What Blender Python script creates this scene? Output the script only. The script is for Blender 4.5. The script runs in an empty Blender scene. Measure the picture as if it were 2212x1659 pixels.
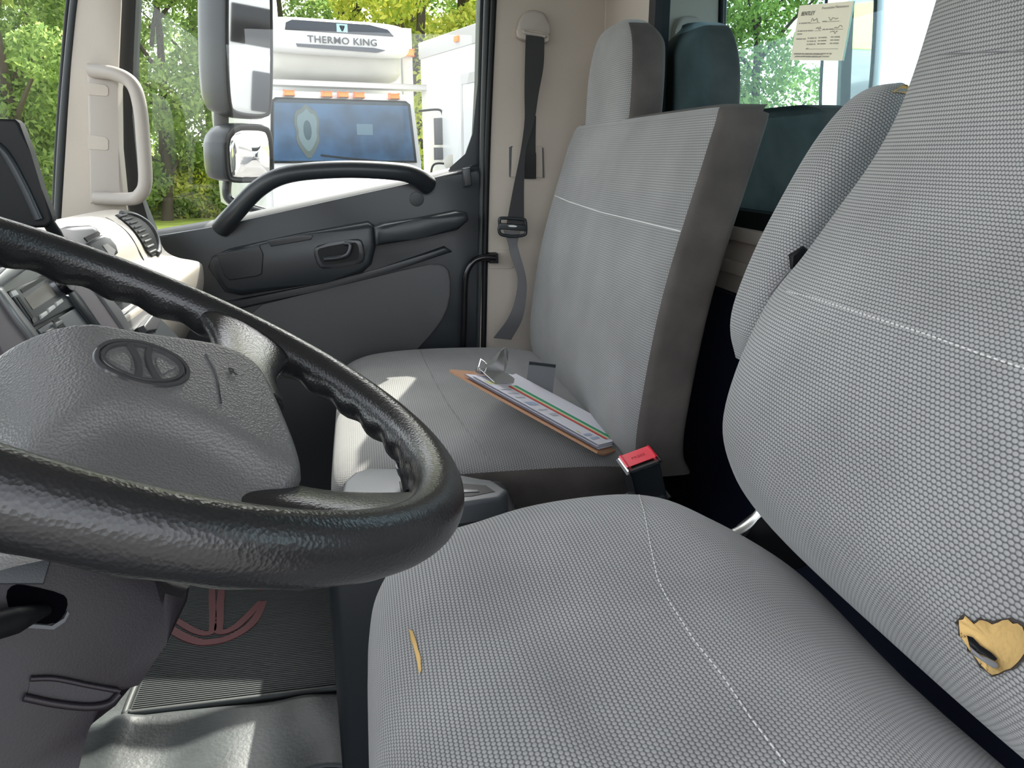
import bpy, bmesh, math, random
import numpy as np
from mathutils import Vector, Matrix
from mathutils.bvhtree import BVHTree

# ------------------------------------------------------------------ camera, world, sun, exposure
FPX, PSI, PHI = 1660.0, math.radians(11.0), math.radians(16.5)
sc = bpy.context.scene
COL = sc.collection
cam_d = bpy.data.cameras.new('camera'); cam = bpy.data.objects.new('camera', cam_d); COL.objects.link(cam)
cam_d.sensor_width = 36.0; cam_d.lens = 36.0 * FPX / 2212.0; cam_d.clip_start = 0.02; cam_d.clip_end = 400
cam.location = (0, 0, 0); cam.rotation_euler = (math.pi / 2 - PHI, 0, -PSI)
sc.camera = cam
SUNV = Vector((0.40, 1.0, 1.06)).normalized()
world = bpy.data.worlds.new('world'); sc.world = world; world.use_nodes = True
wn = world.node_tree; wbg = wn.nodes['Background']
sky = wn.nodes.new('ShaderNodeTexSky'); sky.sky_type = 'NISHITA'; sky.sun_disc = False
sky.sun_elevation = math.asin(SUNV.z); sky.sun_rotation = math.atan2(SUNV.x, SUNV.y)
sky.air_density = 1.0; sky.dust_density = 2.5; sky.ozone_density = 1.0
hs = wn.nodes.new('ShaderNodeHueSaturation'); hs.inputs['Saturation'].default_value = 0.22
wn.links.new(sky.outputs[0], hs.inputs['Color']); wn.links.new(hs.outputs[0], wbg.inputs[0]); wbg.inputs[1].default_value = 0.40
sun_d = bpy.data.lights.new('sun', 'SUN'); sun_d.energy = 5.0; sun_d.angle = math.radians(0.6); sun_d.color = (1.0, 0.95, 0.85)
sun = bpy.data.objects.new('sun', sun_d); COL.objects.link(sun)
sun.rotation_euler = SUNV.to_track_quat('Z', 'Y').to_euler(); sun.location = SUNV * 30
sc.view_settings.view_transform = 'Standard'; sc.view_settings.look = 'None'
sc.view_settings.exposure = 1.28; sc.view_settings.gamma = 1.0; sc.view_settings.use_curve_mapping = False

# ------------------------------------------------------------------ photograph pixels -> directions
sp, cp, sf, cf = math.sin(PSI), math.cos(PSI), math.sin(PHI), math.cos(PHI)
CR = Vector((cp, -sp, 0)); CF = Vector((sp * cf, cp * cf, -sf)); CU = Vector((sp * sf, cp * sf, cf))
def ray(u, v): return CF + CR * ((u - 1106) / FPX) - CU * ((v - 829.5) / FPX)
def onY(u, v, Y): r = ray(u, v); return r * (Y / r.y)
def onX(u, v, X): r = ray(u, v); return r * (X / r.x)
def onZ(u, v, Z): r = ray(u, v); return r * (Z / r.z)
def onP(u, v, p, n): r = ray(u, v); return r * (p.dot(n) / r.dot(n))

# ------------------------------------------------------------------ materials
MATS = {}
def base_mat(name):
    m = bpy.data.materials.new(name); m.use_nodes = True; nt = m.node_tree
    return m, nt, nt.nodes['Principled BSDF']
def N(nt, t, **kw):
    n = nt.nodes.new(t)
    for k, v in kw.items(): setattr(n, k, v)
    return n
def mth(nt, op, a, b=None):
    n = nt.nodes.new('ShaderNodeMath'); n.operation = op
    for i, x in enumerate((a, b)):
        if x is None: continue
        if isinstance(x, (int, float)): n.inputs[i].default_value = x
        else: nt.links.new(x, n.inputs[i])
    return n.outputs[0]
def mat(name, col, rough=0.5, metal=0.0, bump=0.0, bscale=300, vary=0.0, vscale=6, spec=0.5, kind='noise', coat=0.0):
    if name in MATS: return MATS[name]
    m, nt, b = base_mat(name)
    b.inputs['Base Color'].default_value = (*col, 1); b.inputs['Roughness'].default_value = rough
    b.inputs['Metallic'].default_value = metal; b.inputs['Specular IOR Level'].default_value = spec
    b.inputs['Coat Weight'].default_value = coat
    tc = N(nt, 'ShaderNodeTexCoord')
    if bump:
        t = N(nt, 'ShaderNodeTexVoronoi') if kind == 'vor' else N(nt, 'ShaderNodeTexNoise')
        t.inputs['Scale'].default_value = bscale
        bp = N(nt, 'ShaderNodeBump'); bp.inputs['Strength'].default_value = bump; bp.inputs['Distance'].default_value = 0.001
        nt.links.new(tc.outputs['Object'], t.inputs['Vector']); nt.links.new(t.outputs[0], bp.inputs['Height'])
        nt.links.new(bp.outputs[0], b.inputs['Normal'])
    if vary:
        t = N(nt, 'ShaderNodeTexNoise'); t.inputs['Scale'].default_value = vscale; t.inputs['Detail'].default_value = 5
        cr = N(nt, 'ShaderNodeValToRGB')
        cr.color_ramp.elements[0].position = 0.3; cr.color_ramp.elements[1].position = 0.7
        cr.color_ramp.elements[0].color = (*[c * (1 - vary) for c in col], 1); cr.color_ramp.elements[1].color = (*[min(1, c * (1 + vary)) for c in col], 1)
        nt.links.new(tc.outputs['Object'], t.inputs['Vector']); nt.links.new(t.outputs[0], cr.inputs[0]); nt.links.new(cr.outputs[0], b.inputs['Base Color'])
    MATS[name] = m; return m
def weave(name, light, dark, pu=0.0042, pv=0.0036, rough=0.9):
    m, nt, b = base_mat(name)
    uv = N(nt, 'ShaderNodeUVMap'); sx = N(nt, 'ShaderNodeSeparateXYZ'); nt.links.new(uv.outputs[0], sx.inputs[0])
    vv = mth(nt, 'DIVIDE', sx.outputs[1], pv); row = mth(nt, 'FLOOR', vv)
    uu = mth(nt, 'ADD', mth(nt, 'DIVIDE', sx.outputs[0], pu), mth(nt, 'MULTIPLY', mth(nt, 'FLOORED_MODULO', row, 2.0), 0.5))
    fx = mth(nt, 'SUBTRACT', mth(nt, 'FRACT', uu), 0.5); fy = mth(nt, 'SUBTRACT', mth(nt, 'FRACT', vv), 0.5)
    d = mth(nt, 'SQRT', mth(nt, 'ADD', mth(nt, 'MULTIPLY', fx, fx), mth(nt, 'MULTIPLY', mth(nt, 'MULTIPLY', fy, fy), 1.15)))
    cr = N(nt, 'ShaderNodeValToRGB'); cr.color_ramp.interpolation = 'EASE'
    cr.color_ramp.elements[0].position = 0.30; cr.color_ramp.elements[1].position = 0.60
    cr.color_ramp.elements[0].color = (*light, 1); cr.color_ramp.elements[1].color = (*dark, 1)
    nt.links.new(d, cr.inputs[0])
    tc = N(nt, 'ShaderNodeTexCoord'); t = N(nt, 'ShaderNodeTexNoise'); t.inputs['Scale'].default_value = 9; t.inputs['Detail'].default_value = 6
    nt.links.new(tc.outputs['Object'], t.inputs['Vector'])
    mr = N(nt, 'ShaderNodeMapRange'); mr.inputs[1].default_value = 0.3; mr.inputs[2].default_value = 0.7; mr.inputs[3].default_value = 0.86; mr.inputs[4].default_value = 1.1
    nt.links.new(t.outputs[0], mr.inputs[0])
    mx = N(nt, 'ShaderNodeMix', data_type='RGBA', blend_type='MULTIPLY'); mx.inputs[0].default_value = 1
    nt.links.new(cr.outputs[0], mx.inputs[6]); nt.links.new(mr.outputs[0], mx.inputs[7])
    nt.links.new(mx.outputs[2], b.inputs['Base Color']); b.inputs['Roughness'].default_value = rough; b.inputs['Specular IOR Level'].default_value = 0.2
    b.inputs['Sheen Weight'].default_value = 0.25; b.inputs['Sheen Roughness'].default_value = 0.5
    bp = N(nt, 'ShaderNodeBump'); bp.invert = True; bp.inputs['Strength'].default_value = 0.6; bp.inputs['Distance'].default_value = 0.0012
    nt.links.new(d, bp.inputs['Height']); nt.links.new(bp.outputs[0], b.inputs['Normal'])
    MATS[name] = m; return m
def glass(name, tint, refl, rough=0.0, fac=None):
    m = bpy.data.materials.new(name); m.use_nodes = True; nt = m.node_tree; nt.nodes.clear()
    o = N(nt, 'ShaderNodeOutputMaterial'); tr = N(nt, 'ShaderNodeBsdfTransparent'); gl = N(nt, 'ShaderNodeBsdfGlossy')
    tr.inputs[0].default_value = (*tint, 1); gl.inputs['Color'].default_value = (*refl, 1); gl.inputs['Roughness'].default_value = rough
    mx = N(nt, 'ShaderNodeMixShader')
    if fac is None:
        fr = N(nt, 'ShaderNodeFresnel'); fr.inputs[0].default_value = 1.5; nt.links.new(fr.outputs[0], mx.inputs[0])
    else:
        fr = N(nt, 'ShaderNodeFresnel'); fr.inputs[0].default_value = fac; nt.links.new(fr.outputs[0], mx.inputs[0])
    nt.links.new(tr.outputs[0], mx.inputs[1]); nt.links.new(gl.outputs[0], mx.inputs[2]); nt.links.new(mx.outputs[0], o.inputs[0])
    MATS[name] = m; return m
def leaf_mat(name, c1, c2):
    m = bpy.data.materials.new(name); m.use_nodes = True; nt = m.node_tree; nt.nodes.clear()
    o = N(nt, 'ShaderNodeOutputMaterial'); df = N(nt, 'ShaderNodeBsdfDiffuse'); tl = N(nt, 'ShaderNodeBsdfTranslucent'); mx = N(nt, 'ShaderNodeMixShader')
    mx.inputs[0].default_value = 0.5
    g = N(nt, 'ShaderNodeNewGeometry'); cr = N(nt, 'ShaderNodeValToRGB')
    cr.color_ramp.elements[0].color = (*c1, 1); cr.color_ramp.elements[1].color = (*c2, 1)
    nt.links.new(g.outputs['Random Per Island'], cr.inputs[0]); nt.links.new(cr.outputs[0], df.inputs[0]); nt.links.new(cr.outputs[0], tl.inputs[0])
    nt.links.new(df.outputs[0], mx.inputs[1]); nt.links.new(tl.outputs[0], mx.inputs[2]); nt.links.new(mx.outputs[0], o.inputs[0])
    MATS[name] = m; return m

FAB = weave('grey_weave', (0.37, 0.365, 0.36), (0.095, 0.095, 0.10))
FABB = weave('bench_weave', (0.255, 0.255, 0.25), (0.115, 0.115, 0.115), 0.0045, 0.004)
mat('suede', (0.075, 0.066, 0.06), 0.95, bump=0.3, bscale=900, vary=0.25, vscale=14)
mat('arm_dark', (0.06, 0.06, 0.062), 0.9)
mat('taupe', (0.45, 0.40, 0.345), 0.55, bump=0.12, bscale=900, vary=0.05, vscale=4)
mat('taupe_dash', (0.36, 0.33, 0.29), 0.5, bump=0.25, bscale=500, vary=0.04, vscale=5)
mat('grip_taupe', (0.38, 0.345, 0.31), 0.5, bump=0.1, bscale=700)
mat('charcoal', (0.020, 0.024, 0.028), 0.34, bump=0.1, bscale=900, spec=0.42)
mat('charcoal_soft', (0.095, 0.097, 0.10), 0.7, bump=0.15, bscale=900)
mat('charcoal_gloss', (0.022, 0.025, 0.029), 0.28, bump=0.05, bscale=600)
mat('black', (0.006, 0.007, 0.008), 0.5, spec=0.25)
mat('void', (0.002, 0.002, 0.003), 1.0, spec=0.0)
mat('black_gloss', (0.006, 0.006, 0.008), 0.18)
mat('rubber_seal', (0.018, 0.022, 0.024), 0.5)
mat('rim', (0.013, 0.013, 0.014), 0.28, bump=0.22, bscale=480, kind='vor', spec=0.55)  # tone lowered to carry shade from someone standing in the doorway
mat('hub', (0.125, 0.123, 0.12), 0.40, bump=0.5, bscale=560, kind='vor', spec=0.55)
mat('emblem', (0.05, 0.05, 0.052), 0.2)  # darker than the pad: shadowed outlines of the relief put into the colour
mat('plum', (0.013, 0.010, 0.013), 0.42, bump=0.12, bscale=700, spec=0.35)  # plum plastic, darkened further to stand in for a person's shade at the door
mat('mauve', (0.13, 0.112, 0.122), 0.6, bump=0.15, bscale=900)
mat('silver_plastic', (0.22, 0.22, 0.22), 0.3, metal=0.35)
mat('dark_silver', (0.055, 0.058, 0.062), 0.35, metal=0.2)
mat('grey_plastic', (0.10, 0.107, 0.115), 0.45, bump=0.1, bscale=700)
mat('chrome', (0.85, 0.85, 0.86), 0.08, metal=1.0)
mat('steel', (0.72, 0.72, 0.70), 0.36, metal=1.0)
mat('lcd', (0.22, 0.20, 0.17), 0.15)
mat('white_btn', (0.6, 0.6, 0.58), 0.4)
mat('navy', (0.0016, 0.004, 0.022), 0.7)
mat('headliner', (0.42, 0.40, 0.37), 0.9)
mat('floor_rubber', (0.055, 0.062, 0.066), 0.45, bump=0.5, bscale=160, vary=0.4, vscale=9)
mat('mat_rubber', (0.05, 0.056, 0.058), 0.55)
mat('anchor_red', (0.13, 0.035, 0.04), 0.6)
mat('webbing', (0.018, 0.018, 0.019), 0.6, bump=0.3, bscale=900)
mat('webbing_pale', (0.10, 0.10, 0.105), 0.55, bump=0.3, bscale=900)
mat('red_button', (0.75, 0.03, 0.06), 0.35)
mat('red_ink', (0.40, 0.02, 0.03), 0.6)
mat('foam', (0.66, 0.43, 0.16), 0.9, bump=0.6, bscale=250, vary=0.18, vscale=30)
mat('thread', (0.75, 0.74, 0.72), 0.8)
mat('thread_dim', (0.22, 0.22, 0.23), 0.8)
mat('paper', (0.80, 0.79, 0.86), 0.7)
mat('paper_cream', (0.86, 0.82, 0.66), 0.75)
mat('board', (0.42, 0.22, 0.12), 0.65, bump=0.3, bscale=200)
mat('ink_green', (0.03, 0.36, 0.18), 0.7); mat('ink_red', (0.75, 0.06, 0.05), 0.7); mat('ink_pale_green', (0.62, 0.72, 0.45), 0.7)
mat('ink_blue', (0.42, 0.50, 0.68), 0.7); mat('ink_grey', (0.50, 0.52, 0.58), 0.7); mat('ink_yellow', (0.75, 0.75, 0.25), 0.7)
mat('ink_dark', (0.12, 0.12, 0.12), 0.8); mat('ink_faint', (0.36, 0.34, 0.30), 0.8)
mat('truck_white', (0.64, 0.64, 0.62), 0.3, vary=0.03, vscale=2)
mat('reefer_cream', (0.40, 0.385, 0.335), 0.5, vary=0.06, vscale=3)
mat('truck_grille', (0.03, 0.035, 0.045), 0.5)
mat('amber', (0.85, 0.22, 0.02), 0.3)
mat('letter_black', (0.02, 0.02, 0.02), 0.5)
mat('alu_tread', (0.5, 0.48, 0.45), 0.5, bump=0.5, bscale=40)
mat('trailer_grey', (0.45, 0.44, 0.42), 0.5)
mat('cab_inside_reflection', (0.11, 0.19, 0.29), 0.8, vary=0.5, vscale=3)  # interior tone with the windscreen's blue sky reflection painted in
mat('shield_gold', (0.38, 0.26, 0.15), 0.4); mat('shield_cream', (0.60, 0.50, 0.38), 0.5); mat('shield_green', (0.06, 0.12, 0.11), 0.5)
mat('logo_teal', (0.35, 0.60, 0.66), 0.5)
mat('asphalt', (0.16, 0.155, 0.15), 0.9, bump=0.4, bscale=40, vary=0.2, vscale=1.2)
mat('lawn', (0.42, 0.50, 0.08), 0.95, bump=0.6, bscale=30, vary=0.3, vscale=1.5)
mat('bark', (0.07, 0.055, 0.04), 0.95, bump=0.6, bscale=20)
leaf_mat('leaf_green', (0.14, 0.24, 0.07), (0.42, 0.54, 0.18)); leaf_mat('leaf_yellow', (0.32, 0.44, 0.07), (0.85, 0.80, 0.18))
leaf_mat('leaf_dark', (0.11, 0.19, 0.06), (0.31, 0.42, 0.15)); leaf_mat('reed', (0.30, 0.40, 0.08), (0.70, 0.72, 0.24))
GL = glass('pane_glass', (0.93, 0.96, 0.94), (1, 1, 1)); GLR = glass('rear_glass', (0.62, 0.78, 0.80), (0.62, 0.86, 0.95), fac=2.0)
GLT = glass('truck_glass', (0.70, 0.80, 0.86), (0.8, 0.9, 1.0), fac=1.38)
mat('mirror', (0.75, 0.75, 0.75), 0.02, metal=1.0)

# ------------------------------------------------------------------ builders
OFF = {}
def reg(o, parent):
    if parent is not None: o.parent = parent; OFF[o] = OFF.get(parent, Vector())
    else: OFF[o] = Vector()
def tag(o, label, cat=None, group=None, kind=None):
    o['label'] = label
    if cat: o['category'] = cat
    if group: o['group'] = group
    if kind: o['kind'] = kind
    return o
def thing(name, loc, label, cat, group=None, kind=None):
    o = bpy.data.objects.new(name, None); o.empty_display_size = 0.05; COL.objects.link(o); o.location = loc; OFF[o] = Vector(loc)
    return tag(o, label, cat, group, kind)
def MB(m): return MATS[m] if isinstance(m, str) else m
def mesh(name, verts, faces, m, parent=None, smooth=True, uvs=None, angle=40):
    me = bpy.data.meshes.new(name); o = bpy.data.objects.new(name, me); COL.objects.link(o); reg(o, parent)
    off = OFF[o]
    me.from_pydata([tuple(Vector(v) - off) for v in verts], [], faces)
    if uvs is not None:
        l = me.uv_layers.new(name='UVMap'); li = np.empty(len(me.loops), dtype=np.int32); me.loops.foreach_get('vertex_index', li)
        l.data.foreach_set('uv', np.asarray(uvs, dtype=np.float32)[li].ravel())
    me.materials.append(MB(m)); me.update()
    if smooth:
        me.polygons.foreach_set('use_smooth', [True] * len(me.polygons))
        if angle < 180: me.set_sharp_from_angle(angle=math.radians(angle))
    return o
def from_bm(name, bm, m, parent=None, smooth=True, angle=40):
    bmesh.ops.recalc_face_normals(bm, faces=bm.faces)
    me = bpy.data.meshes.new(name); o = bpy.data.objects.new(name, me); COL.objects.link(o); reg(o, parent)
    bmesh.ops.translate(bm, verts=bm.verts, vec=-OFF[o]); bm.to_mesh(me); bm.free(); me.materials.append(MB(m))
    if smooth:
        me.polygons.foreach_set('use_smooth', [True] * len(me.polygons)); me.set_sharp_from_angle(angle=math.radians(angle))
    return o
def box(name, c, ax, ay, az, hx, hy, hz, m, parent=None, bev=0.0, seg=2):
    c, ax, ay, az = Vector(c), Vector(ax), Vector(ay), Vector(az); bm = bmesh.new()
    r = bmesh.ops.create_cube(bm, size=2.0)
    for v in bm.verts: v.co = c + ax * (v.co.x * hx) + ay * (v.co.y * hy) + az * (v.co.z * hz)
    if bev: bmesh.ops.bevel(bm, geom=bm.edges[:], offset=bev, segments=seg, affect='EDGES', profile=0.6)
    return from_bm(name, bm, m, parent)
X3, Y3, Z3 = Vector((1, 0, 0)), Vector((0, 1, 0)), Vector((0, 0, 1))
def abox(name, lo, hi, m, parent=None, bev=0.0, seg=2):
    lo, hi = Vector(lo), Vector(hi); c = (lo + hi) / 2; h = (hi - lo) / 2
    return box(name, c, X3, Y3, Z3, h.x, h.y, h.z, m, parent, bev, seg)
def chaikin(p, n, closed=True):
    for _ in range(n):
        q = []
        L = len(p)
        if not closed: q.append(p[0])
        for i in range(L if closed else L - 1):
            a, b = Vector(p[i]), Vector(p[(i + 1) % L]); q += [a * .75 + b * .25, a * .25 + b * .75]
        if not closed: q.append(p[-1])
        p = q
    return p
def slab(name, pts, d, m, parent=None, bev=0.0, seg=3, rnd=0, uv=None):
    """polygon pts (front face) pushed back along vector d, front rim rounded"""
    pts = [Vector(p) for p in pts]
    if rnd: pts = chaikin(pts, rnd)
    d = Vector(d); bm = bmesh.new()
    f = [bm.verts.new(p) for p in pts]; b = [bm.verts.new(p + d) for p in pts]; n = len(f)
    ff = bm.faces.new(f); bm.faces.new(b[::-1])
    for i in range(n): bm.faces.new((f[i], b[i], b[(i + 1) % n], f[(i + 1) % n]))
    if bev: bmesh.ops.bevel(bm, geom=list(ff.edges), offset=bev, segments=seg, affect='EDGES', profile=0.6)
    bmesh.ops.triangulate(bm, faces=[q for q in bm.faces if len(q.verts) > 4])
    return from_bm(name, bm, m, parent, angle=50)
def catmull(P, n=8):
    P = [Vector(p) for p in P]; Q = [P[0] * 2 - P[1]] + P + [P[-1] * 2 - P[-2]]; out = []
    for i in range(1, len(Q) - 2):
        a, b, c, d = Q[i - 1:i + 3]
        for k in range(n):
            t = k / n; out.append(0.5 * ((2 * b) + (c - a) * t + (2 * a - 5 * b + 4 * c - d) * t * t + (3 * b - a - 3 * c + d) * t ** 3))
    out.append(P[-1]); return out
def tube(name, P, r, m, parent=None, n=12, sm=6, flat=1.0, up=None):
    P = catmull(P, sm) if sm else [Vector(p) for p in P]
    L = len(P); rr = r if callable(r) else (lambda t: r)
    verts, faces = [], []; prev = None
    for i, p in enumerate(P):
        t = (P[min(i + 1, L - 1)] - P[max(i - 1, 0)]).normalized()
        u = Vector(up) if up is not None else (prev if prev is not None else (Z3 if abs(t.z) < .9 else X3))
        s = (u - t * u.dot(t)).normalized(); prev = s; q = t.cross(s); R = rr(i / (L - 1))
        for k in range(n):
            a = 2 * math.pi * k / n; verts.append(p + s * (math.cos(a) * R * flat) + q * (math.sin(a) * R))
    for i in range(L - 1):
        for k in range(n): faces.append((i * n + k, i * n + (k + 1) % n, (i + 1) * n + (k + 1) % n, (i + 1) * n + k))
    faces.append(tuple(range(n))[::-1]); faces.append(tuple((L - 1) * n + k for k in range(n)))
    return mesh(name, verts, faces, m, parent, angle=60)
def ribbon(name, P, W, m, parent=None, th=0.0012, sm=6):
    """flat webbing: P centre points, W half-width vectors"""
    P2 = catmull(P, sm); W2 = catmull(W, sm); v, f = [], []
    L = len(P2)
    for i in range(L):
        t = (P2[min(i + 1, L - 1)] - P2[max(i - 1, 0)]).normalized(); n = t.cross(W2[i]).normalized() * th
        v += [P2[i] - W2[i] + n, P2[i] + W2[i] + n, P2[i] + W2[i] - n, P2[i] - W2[i] - n]
    for i in range(L - 1):
        a, b = 4 * i, 4 * i + 4
        for k in range(4): f.append((a + k, a + (k + 1) % 4, b + (k + 1) % 4, b + k))
    f += [(0, 1, 2, 3), (4 * L - 1, 4 * L - 2, 4 * L - 3, 4 * L - 4)]
    return mesh(name, v, f, m, parent)
def sgp(x, e): return math.copysign(abs(x) ** e, x)
def loft(name, rings, m, parent=None, keep=None, cap=True, closed=True, angle=60):
    """rings of equal count -> skin with arc-length uv; keep(i,j) filters faces"""
    R, n = len(rings), len(rings[0]); v = [p for r in rings for p in r]
    mid = rings[R // 2]; ul = [0.0]
    for k in range(1, n): ul.append(ul[-1] + (mid[k] - mid[k - 1]).length)
    uv = []; vv = 0.0
    for i, r in enumerate(rings):
        if i: vv += max((r[k] - rings[i - 1][k]).length for k in range(0, n, max(1, n // 16)))
        uv += [(ul[k], vv) for k in range(n)]
    f = []
    for i in range(R - 1):
        for k in range(n if closed else n - 1):
            if keep is None or keep(i, k): f.append((i * n + k, i * n + (k + 1) % n, (i + 1) * n + (k + 1) % n, (i + 1) * n + k))
    if cap and closed: f += [tuple(range(n))[::-1], tuple((R - 1) * n + k for k in range(n))]
    return mesh(name, v, f, m, parent, uvs=uv, angle=angle)
def seat_ring(c, A, B, a1, a2, b, e, n=96):
    """superellipse: front radius a1 along -A, back radius a2 along +A, half-width b along B; starts at the back"""
    out = []
    for k in range(n):
        t = 2 * math.pi * k / n; ca, sa = math.cos(t), math.sin(t)
        out.append(Vector(c) + A * (sgp(ca, 2 / e) * (a2 if ca > 0 else a1)) + B * (sgp(sa, 2 / e) * b))
    return out
def interp(xs, ys, x): return float(np.interp(x, xs, ys))
def smooth_tab(xs, ys, n):
    """catmull resample of a table"""
    p = catmull([Vector((x, y, 0)) for x, y in zip(xs, ys)], n); return [q.x for q in p], [q.y for q in p]
def bvh_of(o):
    me = o.data; off = OFF[o]
    return BVHTree.FromPolygons([v.co + off for v in me.vertices], [tuple(p.vertices) for p in me.polygons])
def stick(bv, u, v, lift=0.001):
    r = ray(u, v).normalized(); h = bv.ray_cast(Vector((0, 0, 0)), r)
    if h[0] is None: return None
    n = h[1] if h[1].dot(r) < 0 else -h[1]
    return h[0] + n * lift
def patch(name, bv, px, m, parent, lift=0.0015, th=0.002, sub=1):
    pts = [stick(bv, *p, lift) for p in px]; pts = [p for p in pts if p is not None]
    c = sum(pts, Vector()) / len(pts); cc = stick(bv, sum(p[0] for p in px) / len(px), sum(p[1] for p in px) / len(px), lift) or c
    n = -ray(*px[0]).normalized() * th; v = pts + [cc + n] + [p - n * 2 for p in pts]; L = len(pts); f = []
    for i in range(L):
        j = (i + 1) % L; f += [(i, j, L), (i, j, L + 1 + j, L + 1 + i)]
    return mesh(name, v, f, m, parent, angle=180)
def stitches(name, bv, px, m, parent, r=0.0006, step=0.006, duty=0.62):
    P = []
    for (a, b) in zip(px[:-1], px[1:]):
        for k in range(24):
            t = k / 24; q = stick(bv, a[0] + (b[0] - a[0]) * t, a[1] + (b[1] - a[1]) * t, 0.0006)
            if q is not None: P.append(q)
    bm = bmesh.new(); acc = 0.0; seg = []
    v, f = [], []
    for a, b in zip(P[:-1], P[1:]):
        L = (b - a).length
        if L < 1e-6 or L > 0.08: continue
        k = 0.0
        while k < L:
            ph = (acc + k) % step; run = min(step * duty - ph, L - k) if ph < step * duty else 0
            if run > 1e-5:
                p, q = a + (b - a) * (k / L), a + (b - a) * ((k + run) / L); t = (q - p).normalized(); s = t.cross(-p.normalized()).normalized() * r; w = s.cross(t).normalized() * r * 0.8
                i0 = len(v); v += [p + s, p + w, p - s, p - w, q + s, q + w, q - s, q - w]
                f += [(i0 + j, i0 + (j + 1) % 4, i0 + 4 + (j + 1) % 4, i0 + 4 + j) for j in range(4)]
                k += run
            else: k += step - ph
        acc += L
    bm.free()
    o = mesh(name, v, f, m, parent); o['kind'] = 'stuff'; return o
def text(name, body, o, ax, ay, size, m, parent=None, ext=0.0005, align='LEFT', italic=False, wide=1.0, bold=0.0):
    cu = bpy.data.curves.new(name, 'FONT'); cu.body = body; cu.size = size; cu.extrude = ext; cu.align_x = align; cu.resolution_u = 3
    if italic: cu.shear = 0.3
    cu.offset = bold; cu.space_character = 1.06 if bold else 1.0
    t = bpy.data.objects.new('tmp', cu); COL.objects.link(t)
    dg = bpy.context.evaluated_depsgraph_get(); me = bpy.data.meshes.new_from_object(t.evaluated_get(dg)); bpy.data.objects.remove(t)
    ax, ay = Vector(ax).normalized(), Vector(ay).normalized(); az = ax.cross(ay); o = Vector(o)
    ob = bpy.data.objects.new(name, me); COL.objects.link(ob); reg(ob, parent); off = OFF[ob]
    for v in me.vertices: c = v.co.copy(); v.co = o + ax * (c.x * wide) + ay * c.y + az * c.z - off
    me.materials.clear(); me.materials.append(MB(m)); me.name = name; return ob

# ================================================================== the cab shell
ZF, ZR, XR, YD = -0.905, 0.60, 0.62, 2.0
fl = abox('floor', (-0.95, -0.12, ZF - 0.03), (0.78, 2.06, ZF), 'floor_rubber'); tag(fl, 'worn dark rubber cab floor', 'floor', kind='structure')
cl = abox('ceiling', (-0.52, -0.14, ZR), (0.80, 2.08, ZR + 0.03), 'headliner'); tag(cl, 'pale headliner of the cab roof', 'ceiling', kind='structure')
fw = abox('wall_front', (-0.99, -0.14, -0.95), (-0.95, 2.08, -0.16), 'black'); tag(fw, 'black bulkhead under the windscreen', 'wall', kind='structure')
# rear wall with its window opening
wr = thing('wall_rear', (XR, 1.0, ZF), 'taupe trim and dark navy lower panel of the cab rear wall', 'wall', kind='structure')
abox('ledge_panel', (XR, -0.12, -0.225), (XR + 0.04, 2.0, -0.10), 'taupe', wr, 0.008)
abox('ledge_rib', (XR - 0.012, -0.12, -0.135), (XR, 2.0, -0.112), 'taupe', wr, 0.005)
abox('ledge_rib', (XR - 0.012, -0.12, -0.19), (XR, 2.0, -0.168), 'taupe', wr, 0.005)
abox('lower_panel', (XR - 0.01, -0.12, ZF), (XR + 0.04, 2.0, -0.225), 'navy', wr)
abox('upper_panel', (XR, -0.12, 0.52), (XR + 0.04, 2.0, ZR), 'taupe', wr)
abox('corner_panel', (XR, 1.66, -0.115), (XR + 0.04, 2.0, 0.52), 'taupe', wr)
abox('corner_panel', (XR, -0.12, -0.115), (XR + 0.04, 0.08, 0.52), 'taupe', wr)
w1 = thing('window_1', (XR, 1.0, -0.11), 'tinted rear cab window reflecting seats and trees', 'window', kind='structure')
mesh('pane', [(XR + 0.012, 0.1, -0.105), (XR + 0.012, 1.66, -0.105), (XR + 0.012, 1.66, 0.51), (XR + 0.012, 0.1, 0.51)], [(0, 1, 2, 3)], 'rear_glass', w1, smooth=False)
so = [(0.085, -0.112), (1.672, -0.112), (1.672, 0.53), (0.085, 0.53)]; si = [(0.105, -0.085), (1.635, -0.085), (1.635, 0.50), (0.105, 0.50)]
so = [(p.x, p.y) for p in chaikin([Vector((a, b, 0)) for a, b in so], 0)]; v = []; f = []
for a, b in so: v.append((XR - 0.004, a, b))
for a, b in si: v.append((XR - 0.004, a, b))
for a, b in si: v.append((XR + 0.014, a, b))
for k in range(4): j = (k + 1) % 4; f += [(k, j, 4 + j, 4 + k), (4 + k, 4 + j, 8 + j, 8 + k)]
mesh('window_seal', v, f, 'black', w1, smooth=False)
# passenger-side rear pillar trim
wp = thing('wall_right', (0.5, YD, ZF), 'taupe pillar trim beside the passenger door', 'wall', kind='structure')
slab('pillar_panel', [(0.355, 1.985, 0.60), (0.65, 1.985, 0.60), (0.65, 1.985, ZF), (0.285, 1.985, ZF), (0.30, 1.985, -0.45), (0.318, 1.985, -0.05)], (0, 0.05, 0), 'taupe', wp, 0.012)
abox('trim_seam', (0.6375, 1.93, 0.05), (0.640, 1.933, 0.60), 'charcoal_soft', wp)
slab('rounded_fillet', [(0.615, 1.988, 0.6), (0.645, 1.988, 0.6), (0.645, 1.96, 0.6)], (0, 0, -0.9), 'taupe', wp)
cvr = slab('access_cover', [onY(u, v, 1.983) for u, v in ((1056, 540), (1110, 540), (1112, 575), (1104, 581), (1056, 581))], (0, 0.004, 0), 'taupe', wp, 0.0015)
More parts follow.
